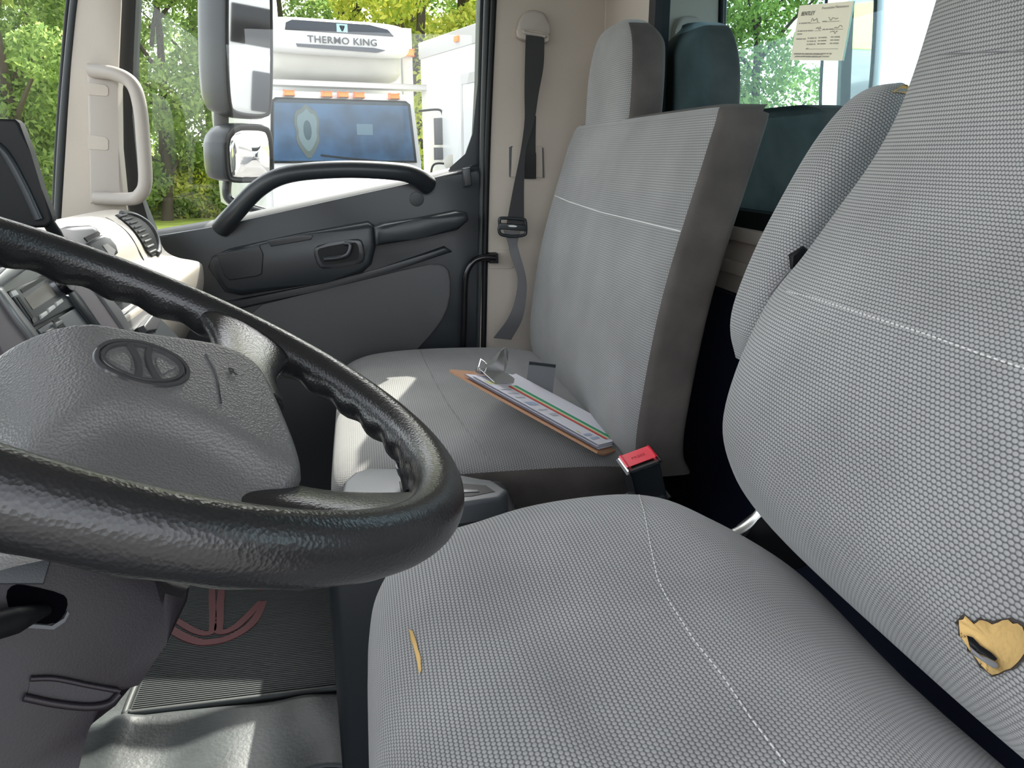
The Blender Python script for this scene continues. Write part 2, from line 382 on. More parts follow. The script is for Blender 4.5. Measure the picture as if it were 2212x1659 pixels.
# driver-side pillar behind the open door
pl = thing('wall_left', (0.5, -0.12, ZF), 'taupe rear pillar behind the open driver door', 'wall', kind='structure')
abox('pillar_panel', (0.62, -0.14, ZF), (0.78, -0.10, ZR), 'taupe', pl)
abox('front_pillar', (-0.72, -0.16, -0.16), (-0.60, -0.08, ZR), 'taupe', pl)
abox('sill_panel', (-0.95, -0.14, -0.95), (-0.62, -0.08, -0.16), 'black', pl)
# windscreen
w2 = thing('window_2', (-0.7, 1.0, -0.16), 'clear curved windscreen of the cab', 'window', kind='structure')
R = []
for i in range(9):
    t = i / 8; row = []
    for k in range(25):
        y = -0.08 + 2.03 * k / 24; s = abs((y - 0.95) / 1.0) ** 3.5
        row.append(Vector((-0.88 + 0.22 * t + s * (0.20 - 0.11 * t), y, -0.18 + 0.72 * t)))
    R.append(row)
loft('pane', R, 'pane_glass', w2, closed=False, cap=False)
abox('header', (-0.70, -0.12, 0.52), (-0.50, 2.05, ZR + 0.03), 'headliner', w2, 0.02)
# far windscreen pillar trim with its grab handle
ap = thing('trim_1', onY(150, 480, 1.95), 'taupe windscreen pillar trim with a moulded grab handle', 'trim', kind='structure')
slab('pillar_cover', [onY(u, v, 1.945) for u, v in ((172, -60), (262, -60), (262, 0), (256, 140), (258, 300), (272, 430), (285, 520), (125, 560), (132, 480), (146, 250), (163, 0))], (-0.02, 0.08, 0), 'taupe', ap, 0.012)
tube('windscreen_seal', [onY(u, v, 1.95) for u, v in ((170, -60), (158, 30), (142, 200), (131, 350), (124, 500))], 0.009, 'rubber_seal', ap)
tube('windscreen_seal', [onY(u, v, 1.97) for u, v in ((158, -60), (146, 30), (132, 200), (122, 350), (116, 500))], 0.006, 'black', ap)
hd = slab('handle_plate', [onY(u, v, 1.92) for u, v in ((186, 136), (232, 143), (258, 160), (254, 190), (256, 320), (266, 420), (262, 436), (194, 440))], (0, 0.04, 0), 'grip_taupe', ap, 0.008)
tube('handle_bar', [onY(u, v, Y) for u, v, Y in ((196, 152, 1.915), (250, 160, 1.895), (286, 182, 1.885), (302, 230, 1.88), (309, 300, 1.88), (314, 390, 1.88), (303, 420, 1.885), (280, 430, 1.9), (205, 428, 1.915))], 0.0145, 'grip_taupe', ap)
for (a, b) in ((178, 205), (291, 322)):
    slab('screw_cover', [onY(u, v, 1.9185) for u, v in ((189, a), (228, a + 5), (234, a + 12), (234, b), (230, b + 3), (190, b))], (0, 0.003, 0), 'taupe', ap, 0.001)

# ================================================================== passenger door
dr = thing('door_1', (0, YD, ZF), 'charcoal passenger door with arched grab bar, armrest and pull handle', 'door', kind='structure')
slab('door_panel', [onY(u, v, YD) for u, v in ((240, 525), (480, 487), (700, 437), (930, 386), (1030, 356), (1046, 366), (1050, 400), (1046, 740), (1040, 1100), (240, 1100))], (0, 0.07, 0), 'charcoal', dr, 0.016, seg=4)
sl_, su_ = [(240, 527), (360, 508), (480, 489), (590, 464), (700, 439), (815, 413), (930, 388), (1020, 364)], [(240, 512), (360, 492), (480, 472), (590, 447), (700, 422), (815, 397), (930, 373), (1020, 351)]
loft('sill_ledge', [[onY(a_[0], a_[1] + 8, 2.006), onY(*a_, 2.012), onY((a_[0] + c_[0]) / 2, (a_[1] + c_[1]) / 2 - 2, 2.03), onY(*c_, 2.06), onY(c_[0], c_[1] + 6, 2.066)] for a_, c_ in zip(sl_, su_)], 'charcoal_soft', dr, closed=False, cap=False)
slab('upper_pod', [onY(u, v, 1.955) for u, v in ((447, 578), (456, 556), (490, 541), (640, 508), (795, 480), (811, 490), (813, 530), (803, 572), (782, 592), (700, 612), (520, 640), (484, 632))], (0, 0.055, 0), 'charcoal', dr, 0.016, seg=4)
slab('armrest', [onY(u, v, 1.925) for u, v in ((808, 492), (830, 484), (900, 474), (985, 457), (1010, 460), (1014, 476), (990, 497), (900, 518), (812, 532))], (0, 0.05, 0), 'charcoal', dr, 0.014, seg=4)
slab('pocket_lid', [onY(u, v, 1.952) for u, v in ((467, 550), (560, 530), (569, 550), (566, 592), (556, 597), (496, 606), (484, 596))], (0, 0.01, 0), 'charcoal', dr, 0.003)
slab('switch_panel', [onY(u, v, 1.953) for u, v in ((578, 520), (640, 508), (676, 508), (672, 518), (585, 533))], (0, 0.01, 0), 'charcoal_gloss', dr, 0.002)
slab('fabric_insert', [onY(u, v, 1.992) for u, v in ((520, 668), (700, 626), (920, 572), (958, 570), (974, 592), (974, 650), (952, 702), (915, 738), (870, 790), (640, 830), (520, 780))], (0, 0.02, 0), 'charcoal_soft', dr, 0.006, rnd=1)
slab('panel_crease', [onY(u, v, 1.99) for u, v in ((470, 655), (700, 612), (820, 580), (960, 532), (978, 544), (830, 592), (700, 626), (500, 672))], (0, 0.02, 0), 'charcoal', dr, 0.006)
hb = slab('handle_bezel', [onY(u, v, 1.949) for u, v in ((675, 541), (690, 528), (770, 515), (784, 521), (789, 556), (781, 570), (702, 582), (686, 576))], (0, 0.01, 0), 'charcoal_gloss', dr, 0.004, rnd=1)
slab('handle_recess', [onY(u, v, 1.9475) for u, v in ((684, 543), (692, 535), (764, 522), (774, 528), (777, 554), (768, 564), (704, 573), (694, 569))], (0, 0.004, 0), 'black', hb, 0.0, rnd=1)
tube('door_lever', [onY(u, v, Y) for u, v, Y in ((700, 560, 1.944), (735, 556, 1.94), (752, 548, 1.936), (757, 528, 1.938), (745, 526, 1.944))], 0.006, 'charcoal_gloss', hb)
gb = tube('grab_bar', [onY(u, v, Y) for u, v, Y in ((478, 492, 2.0), (505, 462, 1.965), (560, 406, 1.945), (625, 376, 1.935), (740, 366, 1.93), (850, 370, 1.935), (893, 379, 1.95), (925, 400, 1.985))], lambda t: 0.024 - 0.004 * math.sin(math.pi * t), 'charcoal', dr, n=16)
slab('lock_knob', [onY(u, v, 1.975) for u, v in ((1000, 364), (1016, 361), (1020, 400), (1003, 404))], (0, 0.03, 0), 'charcoal_gloss', dr, 0.003)
c0 = onY(900, 430, 1.997); slab('screw_cover', [c0 + Vector((math.cos(a) * 0.018, 0, math.sin(a) * 0.018)) for a in [k * math.pi / 12 for k in range(24)]], (0, 0.004, 0), 'charcoal', dr, 0.0012)
# window frame, seal and pane of the door
win = [onY(u, v, 2.07) for u, v in ((290, -70), (284, 150), (288, 300), (300, 420), (345, 510), (480, 478), (700, 428), (930, 378), (990, 352), (1018, 318), (1030, 260), (1040, -70))]
mesh('window_pane', win, [tuple(range(len(win)))], 'pane_glass', dr, smooth=False)
tube('window_seal', [onY(u, v, 2.06) for u, v in ((302, 436), (345, 512), (480, 479), (700, 430), (930, 380), (1010, 358))], 0.006, 'black', dr)
slab('front_frame', [onY(u, v, 2.04) for u, v in ((262, -70), (298, -70), (288, 130), (286, 250), (296, 415), (330, 500), (300, 520), (268, 430), (256, 300), (253, 160))], (0, 0.05, 0), 'rubber_seal', dr, 0.006)
slab('rear_frame', [onY(u, v, 2.03) for u, v in ((1038, -70), (1062, -70), (1052, 370), (940, 385), (975, 366), (1010, 335), (1026, 290), (1032, 180))], (0, 0.06, 0), 'charcoal', dr, 0.006)
ds = thing('trim_2', onY(1050, 740, 1.98), 'black rubber weatherstrip along the passenger door edge', 'trim', kind='structure')
tube('weatherstrip', [onY(u, v, 1.985) for u, v in ((1070, -70), (1064, 60), (1054, 300), (1049, 500), (1044, 760), (1036, 1000))], 0.0075, 'black', ds)
tube('weatherstrip', [onY(u, v, 2.0) for u, v in ((1056, -70), (1051, 60), (1044, 300), (1040, 500), (1034, 760), (1026, 1000))], 0.009, 'rubber_seal', ds)

# black grab rail at the door opening
gr = thing('grab_rail', onY(1000, 740, 1.97), 'bent black steel rail fixed to the pillar beside passenger seat', 'rail')
tube('rail_bar', [onY(u, v, 1.955) for u, v in ((1070, 557), (1046, 556), (1024, 564), (1009, 586), (1004, 620), (1002, 700), (998, 800))], 0.0085, 'black_gloss', gr)
slab('rail_bracket', [onY(u, v, 1.95) for u, v in ((1058, 548), (1076, 548), (1077, 569), (1058, 569))], (0, 0.035, 0), 'black', gr, 0.002)

# ================================================================== passenger seat belt
sb = thing('seat_belt', onY(1070, 735, 1.95), 'black passenger seat belt hanging twisted on the taupe pillar', 'seat belt')
cv = slab('anchor_cover', [onY(u, v, 1.955) for u, v in ((1117, 66), (1124, 40), (1136, 22), (1160, 20), (1182, 30), (1188, 62), (1188, 90), (1172, 94), (1122, 84))], (0, 0.03, 0), 'grip_taupe', sb, 0.008, rnd=1)
slab('cover_lip', [onY(u, v, 1.948) for u, v in ((1117, 60), (1186, 70), (1188, 88), (1176, 93), (1124, 84), (1117, 74))], (0, 0.012, 0), 'taupe', cv, 0.003, rnd=1)
tube('belt_guide', [onY(u, v, 1.943) for u, v in ((1131, 66), (1137, 71), (1174, 77), (1177, 81))], 0.004, 'grip_taupe', cv, n=8)
def hw(u0, v0, u1, v1, Y): return (onY(u1, v1, Y) - onY(u0, v0, Y)) / 2
bp = [((1136, 76), (1176, 80), 1.945), ((1134, 140), (1174, 142), 1.945), ((1133, 200), (1163, 205), 1.94), ((1133, 262), (1154, 262), 1.935), ((1124, 330), (1136, 325), 1.93), ((1110, 400), (1132, 400), 1.925), ((1094, 485), (1132, 488), 1.92)]
ribbon('upper_webbing', [(onY(*a, Y) + onY(*b, Y)) / 2 for a, b, Y in bp], [hw(*a, *b, Y) for a, b, Y in bp], 'webbing', sb)
bp = [((1150, 250), (1158, 250), 1.952), ((1140, 300), (1157, 300), 1.955), ((1133, 340), (1157, 340), 1.96), ((1134, 386), (1157, 386), 1.975)]
ribbon('retractor_webbing', [(onY(*a, Y) + onY(*b, Y)) / 2 for a, b, Y in bp], [hw(*a, *b, Y) for a, b, Y in bp], 'webbing', sb)
bp = [((1088, 498), (1124, 500), 1.92), ((1096, 520), (1118, 525), 1.92), ((1104, 555), (1122, 545), 1.915), ((1118, 600), (1136, 598), 1.905), ((1112, 650), (1137, 640), 1.895), ((1096, 690), (1128, 690), 1.89), ((1066, 730), (1104, 734), 1.90)]
ribbon('lower_webbing', [(onY(*a, Y) + onY(*b, Y)) / 2 for a, b, Y in bp], [hw(*a, *b, Y) for a, b, Y in bp], 'webbing_pale', sb)
tg = thing('belt_tongue', onY(1106, 500, 1.91), 'black latch tongue with pale oval mark on the hanging belt', 'belt buckle')
slab('tongue_plate', [onY(u, v, 1.908) for u, v in ((1078, 482), (1136, 486), (1137, 500), (1078, 496))], (0, 0.012, 0), 'charcoal', tg, 0.003)
tube('tongue_loop', [onY(u, v, 1.914) for u, v in ((1080, 486), (1079, 474), (1085, 471), (1108, 472), (1130, 474), (1135, 479), (1136, 500), (1133, 507), (1118, 510), (1100, 510), (1082, 506), (1078, 496), (1080, 488))], 0.004, 'charcoal', tg, n=8)
slab('oval_mark', [onY(u, v, 1.9075) for u, v in ((1098, 486), (1116, 487), (1117, 491), (1098, 490))], (0, 0.002, 0), 'white_btn', tg, rnd=1)
slt = slab('belt_slot', [onY(u, v, 1.982) for u, v in ((1100, 318), (1106, 315), (1168, 315), (1174, 320), (1176, 384), (1100, 382))], (0, 0.004, 0), 'taupe', wp, 0.0015)
slab('slot_groove', [onY(u, v, 1.9815) for u, v in ((1100, 318), (1106, 315), (1108, 317), (1103, 321), (1103, 383), (1100, 382))], (0, 0.003, 0), 'charcoal_soft', slt)
slab('slot_groove', [onY(u, v, 1.9815) for u, v in ((1171, 318), (1174, 320), (1176, 384), (1172, 384))], (0, 0.003, 0), 'charcoal_soft', slt)
slab('slot_opening', [onY(u, v, 1.9815) for u, v in ((1131, 330), (1158, 330), (1158, 386), (1131, 385))], (0, 0.003, 0), 'black', slt)

# ================================================================== passenger bench seat
bs = thing('passenger_seat', (0.2, 1.5, ZF), 'wide grey woven passenger bench seat with one headrest', 'seat')
abox('seat_base', (0.03, 1.13, ZF), (0.45, 1.88, -0.58), 'black', bs, 0.01)
NR = 200
def band(k): # front-facing share of a ring that starts at the back
    return NR * 0.27 <= k <= NR * 0.73
xs, zt = [-0.075, -0.07, -0.05, -0.02, 0.03, 0.12, 0.25, 0.38, 0.44], None
rings = []; rr = []
for x, top, w in ((-0.072, -0.53, 0.33), (-0.068, -0.505, 0.36), (-0.052, -0.482, 0.385), (-0.02, -0.468, 0.402), (0.03, -0.459, 0.412), (0.12, -0.455, 0.418), (0.25, -0.456, 0.418), (0.36, -0.462, 0.412), (0.44, -0.475, 0.40)):
    rr.append((x, top, w))
def res(tab, n): 
    cols = list(zip(*tab)); out = []
    P = catmull([Vector(t[:3]) for t in tab], n); return [tuple(p) for p in P]
for x, top, w in res(rr, 4):
    rings.append(seat_ring((x, 1.52, top - 0.075), -Z3, Y3, 0.075, 0.07, w, 5.0, NR))
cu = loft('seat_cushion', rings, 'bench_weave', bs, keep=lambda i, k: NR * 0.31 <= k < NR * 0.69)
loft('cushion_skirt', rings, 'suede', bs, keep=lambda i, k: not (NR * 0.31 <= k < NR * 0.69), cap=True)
rings = []
for z, xf, w in res([(-0.50, 0.425, 0.385), (-0.46, 0.405, 0.398), (-0.38, 0.405, 0.406), (-0.2, 0.432, 0.406), (0.0, 0.486, 0.402), (0.045, 0.501, 0.396), (0.066, 0.510, 0.386), (0.074, 0.53, 0.36)], 5):
    rings.append(seat_ring((xf + 0.048, 1.474, z + 0.0), X3, Y3, 0.048, 0.048 if z < 0.06 else 0.035, w, 9.0, NR))
q = lambda k: NR * 0.325 <= k < NR * 0.675
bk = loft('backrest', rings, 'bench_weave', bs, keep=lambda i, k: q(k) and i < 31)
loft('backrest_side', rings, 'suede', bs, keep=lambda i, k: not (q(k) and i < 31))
rings = []
for z, xf, w in res([(0.055, 0.508, 0.150), (0.10, 0.51, 0.152), (0.16, 0.512, 0.148), (0.21, 0.516, 0.130), (0.243, 0.522, 0.10), (0.258, 0.533, 0.06), (0.262, 0.548, 0.02)], 5):
    tt = max(0, (z - 0.2) / 0.062); a = 0.042 - 0.030 * tt ** 2
    rings.append(seat_ring((xf + a, 1.635, z), X3, Y3, a, 0.042 - 0.02 * tt ** 2, w, 6.0, NR))
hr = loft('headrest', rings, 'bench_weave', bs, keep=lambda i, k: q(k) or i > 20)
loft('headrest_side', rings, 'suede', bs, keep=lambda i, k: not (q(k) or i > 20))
bvb = bvh_of(bk); bvc = bvh_of(cu)
stitches('seam_stitching', bvb, [(1183, 416), (1230, 436), (1300, 459), (1400, 483), (1500, 507)], 'thread', bs, 0.0009, 0.004, 0.9)
stitches('cushion_seam', bvc, [(903, 748), (920, 785), (940, 825), (965, 870), (1005, 925), (1040, 970), (1062, 1002)], 'thread_dim', bs, 0.0007, 0.02, 0.8)

# second buckle tucked in the bench
b2 = thing('seat_buckle', onY(1175, 830, 1.42), 'black buckle with red button tucked behind the clipboard', 'belt buckle')
p0 = onY(1168, 815, 1.41); ax = (CR * 0.98 - CU * 0.12).normalized(); dn = (CU * -0.9 + CR * 0.45).normalized(); nn = ax.cross(dn).normalized(); dn = nn.cross(ax)
box('buckle_body', p0 + dn * 0.012, ax, dn, nn, 0.020, 0.034, 0.013, 'charcoal', b2, 0.006, 3)
box('release_button', p0 + dn * 0.036 - nn * 0.002, ax, dn, nn, 0.0165, 0.008, 0.014, 'red_button', b2, 0.003)

# ================================================================== clipboard
cb = thing('clipboard', onY(1300, 980, 1.10), 'brown clipboard of papers with a large steel clip on the bench', 'clipboard')
A = onY(968, 797, 1.27); Bp = onY(1302, 981, 1.09); W = Vector((0.10, 0.225, -0.056)); L = Bp - A
W = (W - L.normalized() * W.dot(L.normalized())).normalized() * 0.225; UPN = L.cross(W).normalized(); UPN = UPN if UPN.z > 0 else -UPN
def CBp(s, t, h=0.0): return A + L * s + W * t + UPN * h
slab('board', [CBp(0.02, 0), CBp(0.0, 0.04), CBp(0, 0.96), CBp(0.02, 1), CBp(0.98, 1), CBp(1, 0.96), CBp(1, 0.05), CBp(0.97, 0)], UPN * -0.004, 'board', cb, 0.001)
def sheet(name, s0, s1, t0, t1, h, curl, m, par, n=24, th=0.0012):
    v, f = [], []
    for i in range(n + 1):
        t = t0 + (t1 - t0) * i / n; z = h + curl * max(0, (t - 0.35) / 0.65) ** 2
        for s in (s0, s1 * (1 - 0.012 * max(0, (t - .5)))): v += [CBp(s, t, z), CBp(s, t, z - th)]
    for i in range(n):
        a, b = 4 * i, 4 * i + 4; f += [(a, a + 2, b + 2, b), (a + 1, b + 1, b + 3, a + 3), (a, b, b + 1, a + 1), (a + 2, a + 3, b + 3, b + 2)]
    return mesh(name, v, f, m, par, smooth=False)
pp = []
for i, (s0, s1, t0, t1, h, c) in enumerate(((0.12, 0.965, 0.03, 0.93, 0.003, 0.004), (0.10, 0.955, 0.02, 0.95, 0.0055, 0.008), (0.14, 0.95, 0.05, 0.92, 0.008, 0.014))):
    pp.append(sheet('paper_sheet', s0, s1, t0, t1, h, c, 'paper', cb))
top = pp[-1]
def print_on(name, s0, s1, t0, t1, m): return mesh(name, [CBp(s, t, 0.0086 + 0.014 * max(0, (t - 0.35) / 0.65) ** 2) for t in (t0, (t0 + t1) / 2, t1) for s in (s0, s1)], [(0, 1, 3, 2), (2, 3, 5, 4)], m, top, smooth=False)
print_on('green_stripe', 0.26, 0.92, 0.52, 0.59, 'ink_green'); print_on('pale_stripe', 0.26, 0.92, 0.46, 0.52, 'ink_pale_green'); print_on('red_stripe', 0.26, 0.92, 0.40, 0.46, 'ink_red')
for i, (s0, s1, t0, t1, m) in enumerate(((0.2, 0.24, 0.1, 0.16, 'ink_yellow'), (0.2, 0.24, 0.2, 0.26, 'ink_yellow'), (0.30, 0.31, 0.12, 0.34, 'ink_grey'), (0.35, 0.36, 0.12, 0.36, 'ink_grey'), (0.40, 0.41, 0.12, 0.33, 'ink_grey'), (0.46, 0.50, 0.12, 0.34, 'ink_blue'), (0.55, 0.56, 0.12, 0.34, 'ink_grey'), (0.6, 0.63, 0.2, 0.36, 'ink_grey'), (0.80, 0.82, 0.1, 0.14, 'ink_yellow'), (0.84, 0.86, 0.12, 0.3, 'ink_blue'), (0.88, 0.90, 0.12, 0.34, 'ink_blue'))):
    print_on('printed_line', s0, s1, t0, t1, m)
cn = Ld = L.normalized(); Wd = W.normalized()
ck = slab('clip_jaw', [CBp(0.12, t0, h) for t0, h in ((0.22, 0.018), (0.74, 0.018))] + [CBp(0.23, t0, h) for t0, h in ((0.80, 0.011), (0.70, 0.0105), (0.26, 0.0105), (0.20, 0.011))], UPN * -0.0012, 'steel', cb)
slab('clip_lever', [CBp(0.12, 0.24, 0.017), CBp(0.12, 0.72, 0.017), CBp(0.145, 0.60, 0.04), CBp(0.13, 0.55, 0.062), CBp(0.125, 0.46, 0.066), CBp(0.13, 0.40, 0.06), CBp(0.145, 0.34, 0.04)], L.normalized() * -0.0015, 'steel', cb)
tube('clip_spring', [CBp(0.10, 0.24, 0.013), CBp(0.10, 0.72, 0.013)], 0.006, 'chrome', cb, sm=0)
tube('clip_wire', [CBp(0.10, 0.22, 0.013), CBp(0.075, 0.26, 0.033), CBp(0.12, 0.30, 0.03), CBp(0.14, 0.24, 0.014)], 0.0016, 'chrome', cb, n=6, sm=0)

# ================================================================== console between the seats
cs = thing('centre_console', (0.09, 1.02, ZF), 'black console box between the seats with a grey slotted lever plate', 'console')
abox('console_box', (-0.07, 0.955, ZF), (0.20, 1.085, -0.478), 'charcoal', cs, 0.018, 3)
slab('lever_plate', [onZ(u, v, -0.448) for u, v in ((738, 1062), (742, 1040), (765, 1020), (800, 1010), (870, 1014), (1000, 1028), (1062, 1036), (1098, 1058), (1080, 1075), (990, 1088), (760, 1096))], (0, 0, -0.03), 'grey_plastic', cs, 0.006)
slab('lever_slot', [onZ(u, v, -0.4475) for u, v in ((862, 1040), (885, 1034), (1050, 1048), (1070, 1062), (1020, 1072), (868, 1078))], (0, 0, -0.004), 'black', cs, 0.001)
slab('slot_tongue', [onZ(u, v, -0.4465) for u, v in ((885, 1052), (1030, 1056), (1036, 1062), (885, 1068))], (0, 0, -0.002), 'charcoal_gloss', cs, 0.001)
lv = thing('gear_lever', onZ(890, 1068, -0.448), 'black angled lever standing in the console slot', 'lever')
tube('lever_shaft', [onZ(893, 1064, -0.447), onY(880, 1010, 1.02), onY(858, 955, 1.0), onY(835, 890, 0.98)], lambda t: 0.0135 if t < 0.3 else 0.0125, 'black', lv, n=14)
tube('lever_collar', [onY(884, 1018, 1.02), onY(878, 1000, 1.018)], 0.0165, 'charcoal_gloss', lv, sm=0)
# front buckle
b1 = thing('seat_buckle', onY(1425, 1060, 0.99), 'black seat belt buckle with bright red PRESS button near driver seat', 'belt buckle')
p0 = onY(1381, 994, 0.985); ax = (onY(1410, 970, 0.985) - onY(1345, 994, 0.985)).normalized()
vw = p0.normalized(); dwn = (onY(1412, 1052, 0.985) - p0); dwn = (dwn - ax * dwn.dot(ax) - vw * dwn.dot(vw)).normalized()
tilt = (-dwn * 0.80 - vw * 0.60).normalized(); tilt = (tilt - ax * tilt.dot(ax)).normalized(); fd = ax.cross(tilt).normalized(); fd = fd if fd.dot(dwn) > 0 else -fd
box('buckle_body', p0 - tilt * 0.033, ax, fd, tilt, 0.0225, 0.0165, 0.032, 'charcoal', b1, 0.006, 3)
fr = box('chrome_bezel', p0 - tilt * 0.001, ax, fd, tilt, 0.0232, 0.0172, 0.0028, 'steel', b1, 0.0025, 3)
rb = box('release_button', p0 + tilt * 0.002 - fd * 0.0022, ax, fd, tilt, 0.0212, 0.0135, 0.0036, 'red_button', b1, 0.003, 3)
rd = ax if ax.x > 0 else -ax
text('press_lettering', 'PRESS', p0 + tilt * 0.0057 + fd * 0.001, rd, -fd, 0.0085, 'red_ink', rb, 0.0002, 'CENTER')
box('latch_slot', p0 + tilt * 0.0022 + fd * 0.0140, ax, fd, tilt, 0.0175, 0.0020, 0.0008, 'black', b1)
ribbon('buckle_strap', [p0 - tilt * 0.06, p0 - tilt * 0.10, p0 - tilt * 0.14], [ax * 0.021] * 3, 'webbing', b1)

# ================================================================== driver seat
dv = thing('driver_seat', (0.25, 0.5, ZF), 'grey woven driver seat with torn yellow foam and folded armrest', 'seat')
abox('seat_pedestal', (0.09, 0.30, ZF), (0.44, 0.70, -0.54), 'black', dv, 0.02)
NR2 = 160; rings = []
for x, top, w in res([(-0.016, -0.455, 0.14), (-0.013, -0.43, 0.175), (-0.004, -0.403, 0.205), (0.02, -0.378, 0.228), (0.06, -0.361, 0.245), (0.14, -0.348, 0.262), (0.24, -0.343, 0.272), (0.31, -0.350, 0.270), (0.37, -0.378, 0.26), (0.42, -0.408, 0.25), (0.452, -0.432, 0.24), (0.465, -0.45, 0.22)], 6):
    rg = seat_ring((x, 0.50, top - 0.07), -Z3, Y3, 0.07, 0.09, w, 4.2, NR2); o2 = []
    for p in rg:
        d = (p.y - 0.5) / w; up = max(0, (p.z - (top - 0.07)) / 0.07)
        dip = 0.012 * math.exp(-(d / 0.55) ** 2) * (1 if x > 0.06 else max(0, x / 0.06))
        wr_ = 0.004 * math.sin(38 * p.x + 9 * p.y) * math.exp(-((p.x - 0.07) / 0.08) ** 2) + 0.004 * math.exp(-(((p.x - 0.11) / 0.02) ** 2 + ((p.y - 0.42) / 0.05) ** 2)) - 0.005 * math.exp(-(((p.x - 0.135) / 0.018) ** 2 + ((p.y - 0.40) / 0.04) ** 2))
        o2.append(Vector((p.x, p.y, p.z + up * (wr_ - dip))))
    rings.append(o2)
dc = loft('seat_cushion', rings, 'grey_weave', dv)
rings = []
# (z, front x at the edge, half width)
for z, xe, w in res([(-0.420, 0.51, 0.225), (-0.410, 0.485, 0.250), (-0.385, 0.455, 0.266), (-0.345, 0.428, 0.272), (-0.29, 0.412, 0.273), (-0.22, 0.422, 0.268), (-0.15, 0.45, 0.266), (-0.10, 0.474, 0.246), (-0.05, 0.49, 0.218), (0.0, 0.502, 0.186), (0.05, 0.512, 0.168), (0.12, 0.524, 0.162), (0.22, 0.54, 0.16), (0.32, 0.555, 0.152), (0.37, 0.565, 0.13), (0.385, 0.57, 0.09)], 6):
    rings.append(seat_ring((xe, 0.50, z), X3, Y3, 0.042, 0.06, w, 3.0, NR2))
db = loft('backrest', rings, 'grey_weave', dv)
bvd, bvk = bvh_of(dc), bvh_of(db)
stitches('cushion_seam', bvd, [(1380, 1068), (1392, 1110), (1405, 1180), (1420, 1250), (1440, 1292), (1500, 1385), (1560, 1460), (1620, 1550), (1700, 1655)], 'thread', dv, 0.00055, 0.007, 0.62)
stitches('backrest_seam', bvk, [(1700, 630), (1760, 645), (1880, 684), (2000, 722), (2110, 762), (2205, 794), (2300, 828)], 'thread', dv, 0.0007, 0.006, 0.6)
stitches('headrest_seam', bvk, [(2030, 118), (2080, 115), (2150, 112), (2230, 110)], 'thread_dim', dv, 0.0005, 0.01, 0.9)
def ragged(px, amp, n, seed):
    rnd = random.Random(seed); out = []
    for i in range(len(px)):
        a, b = px[i], px[(i + 1) % len(px)]
        for k in range(n): t = k / n; out.append((a[0] + (b[0] - a[0]) * t + rnd.uniform(-amp, amp), a[1] + (b[1] - a[1]) * t + rnd.uniform(-amp, amp)))
    return out
hole = [(2075, 1347), (2090, 1330), (2096, 1350), (2122, 1340), (2150, 1346), (2185, 1340), (2212, 1352), (2228, 1385), (2212, 1420), (2190, 1440), (2148, 1455), (2122, 1435), (2100, 1402), (2080, 1370)]
patch('torn_rim', bvk, ragged([(u + (u - 2148) * 0.10, v + (v - 1393) * 0.10) for u, v in hole], 3, 3, 1), 'suede', dv, 0.0012, 0.0004)
fo = patch('exposed_foam', bvk, ragged(hole, 3, 3, 2), 'foam', dv, 0.0022, 0.0012)
fo['label'] = 'yellow foam showing through a torn hole'
patch('foam_slit', bvk, [(2103, 1369), (2116, 1373), (2132, 1390), (2155, 1405), (2169, 1419), (2164, 1424), (2140, 1412), (2120, 1403), (2108, 1390)], 'black', fo, 0.0050, 0.0003)
patch('slit_lip', bvk, [(2108, 1391), (2122, 1405), (2145, 1416), (2168, 1428), (2172, 1436), (2160, 1438), (2135, 1422), (2115, 1408)], 'thread_dim', fo, 0.0050, 0.0006)
slp = [(884, 1361), (892, 1364), (902, 1392), (910, 1425), (911, 1450), (907, 1461), (902, 1435), (896, 1405), (889, 1385)]
fo2 = patch('torn_slit', bvd, ragged(slp, 0.8, 3, 4), 'foam', dv, 0.0012, 0.0004); fo2['label'] = 'narrow yellow foam slit at the cushion front'
# folded armrest on the far side of the backrest
rings = []
arm = [((0.440, -0.235), 0.010), ((0.450, -0.215), 0.026), ((0.460, -0.18), 0.034), ((0.482, -0.12), 0.036), ((0.512, -0.055), 0.036), ((0.545, 0.005), 0.036), ((0.575, 0.046), 0.034), ((0.595, 0.068), 0.026), ((0.607, 0.082), 0.010)]
AP = catmull([Vector((a[0][0], 0.835, a[0][1])) for a in arm], 5); AR = catmull([Vector((a[1], 0, 0)) for a in arm], 5)
for i, p in enumerate(AP):
    t = (AP[min(i + 1, len(AP) - 1)] - AP[max(0, i - 1)]).normalized(); s = Vector((t.z, 0, -t.x)); r = AR[i].x
    rings.append(seat_ring(p + s * 0.012, s, Y3, r * 0.95, r * 1.05, min(0.045, r * 1.15), 3.2, 96))
am = loft('armrest', rings, 'grey_weave', dv)
bva = bvh_of(am)
stitches('armrest_seam', bva, [(1990, 200), (1950, 262), (1900, 345), (1850, 425), (1800, 485), (1762, 535), (1700, 590), (1660, 640)], 'thread_dim', dv, 0.0009, 0.01, 0.95)
patch('armrest_tear', bva, ragged([(1925, 200), (1942, 187), (1975, 184), (2005, 190), (1995, 203), (1960, 208)], 2, 2, 5), 'foam', dv, 0.002, 0.0008)
slab('armrest_hinge', [onY(u, v, 0.79) for u, v in ((1712, 552), (1738, 532), (1752, 545), (1730, 575), (1712, 582))], (0.0, 0.03, 0), 'black', dv, 0.002)
tube('recliner_bar', [onY(u, v, 0.80) for u, v in ((1586, 1152), (1608, 1140), (1630, 1122), (1652, 1092), (1664, 1075))], 0.0085, 'steel', dv, n=10, flat=0.5)
slab('recliner_cover', [onY(u, v, 0.79) for u, v in ((1600, 1160), (1640, 1128), (1662, 1098), (1720, 1160), (1770, 1215), (1700, 1240))], (0.01, 0.03, 0), 'black', dv, 0.004)

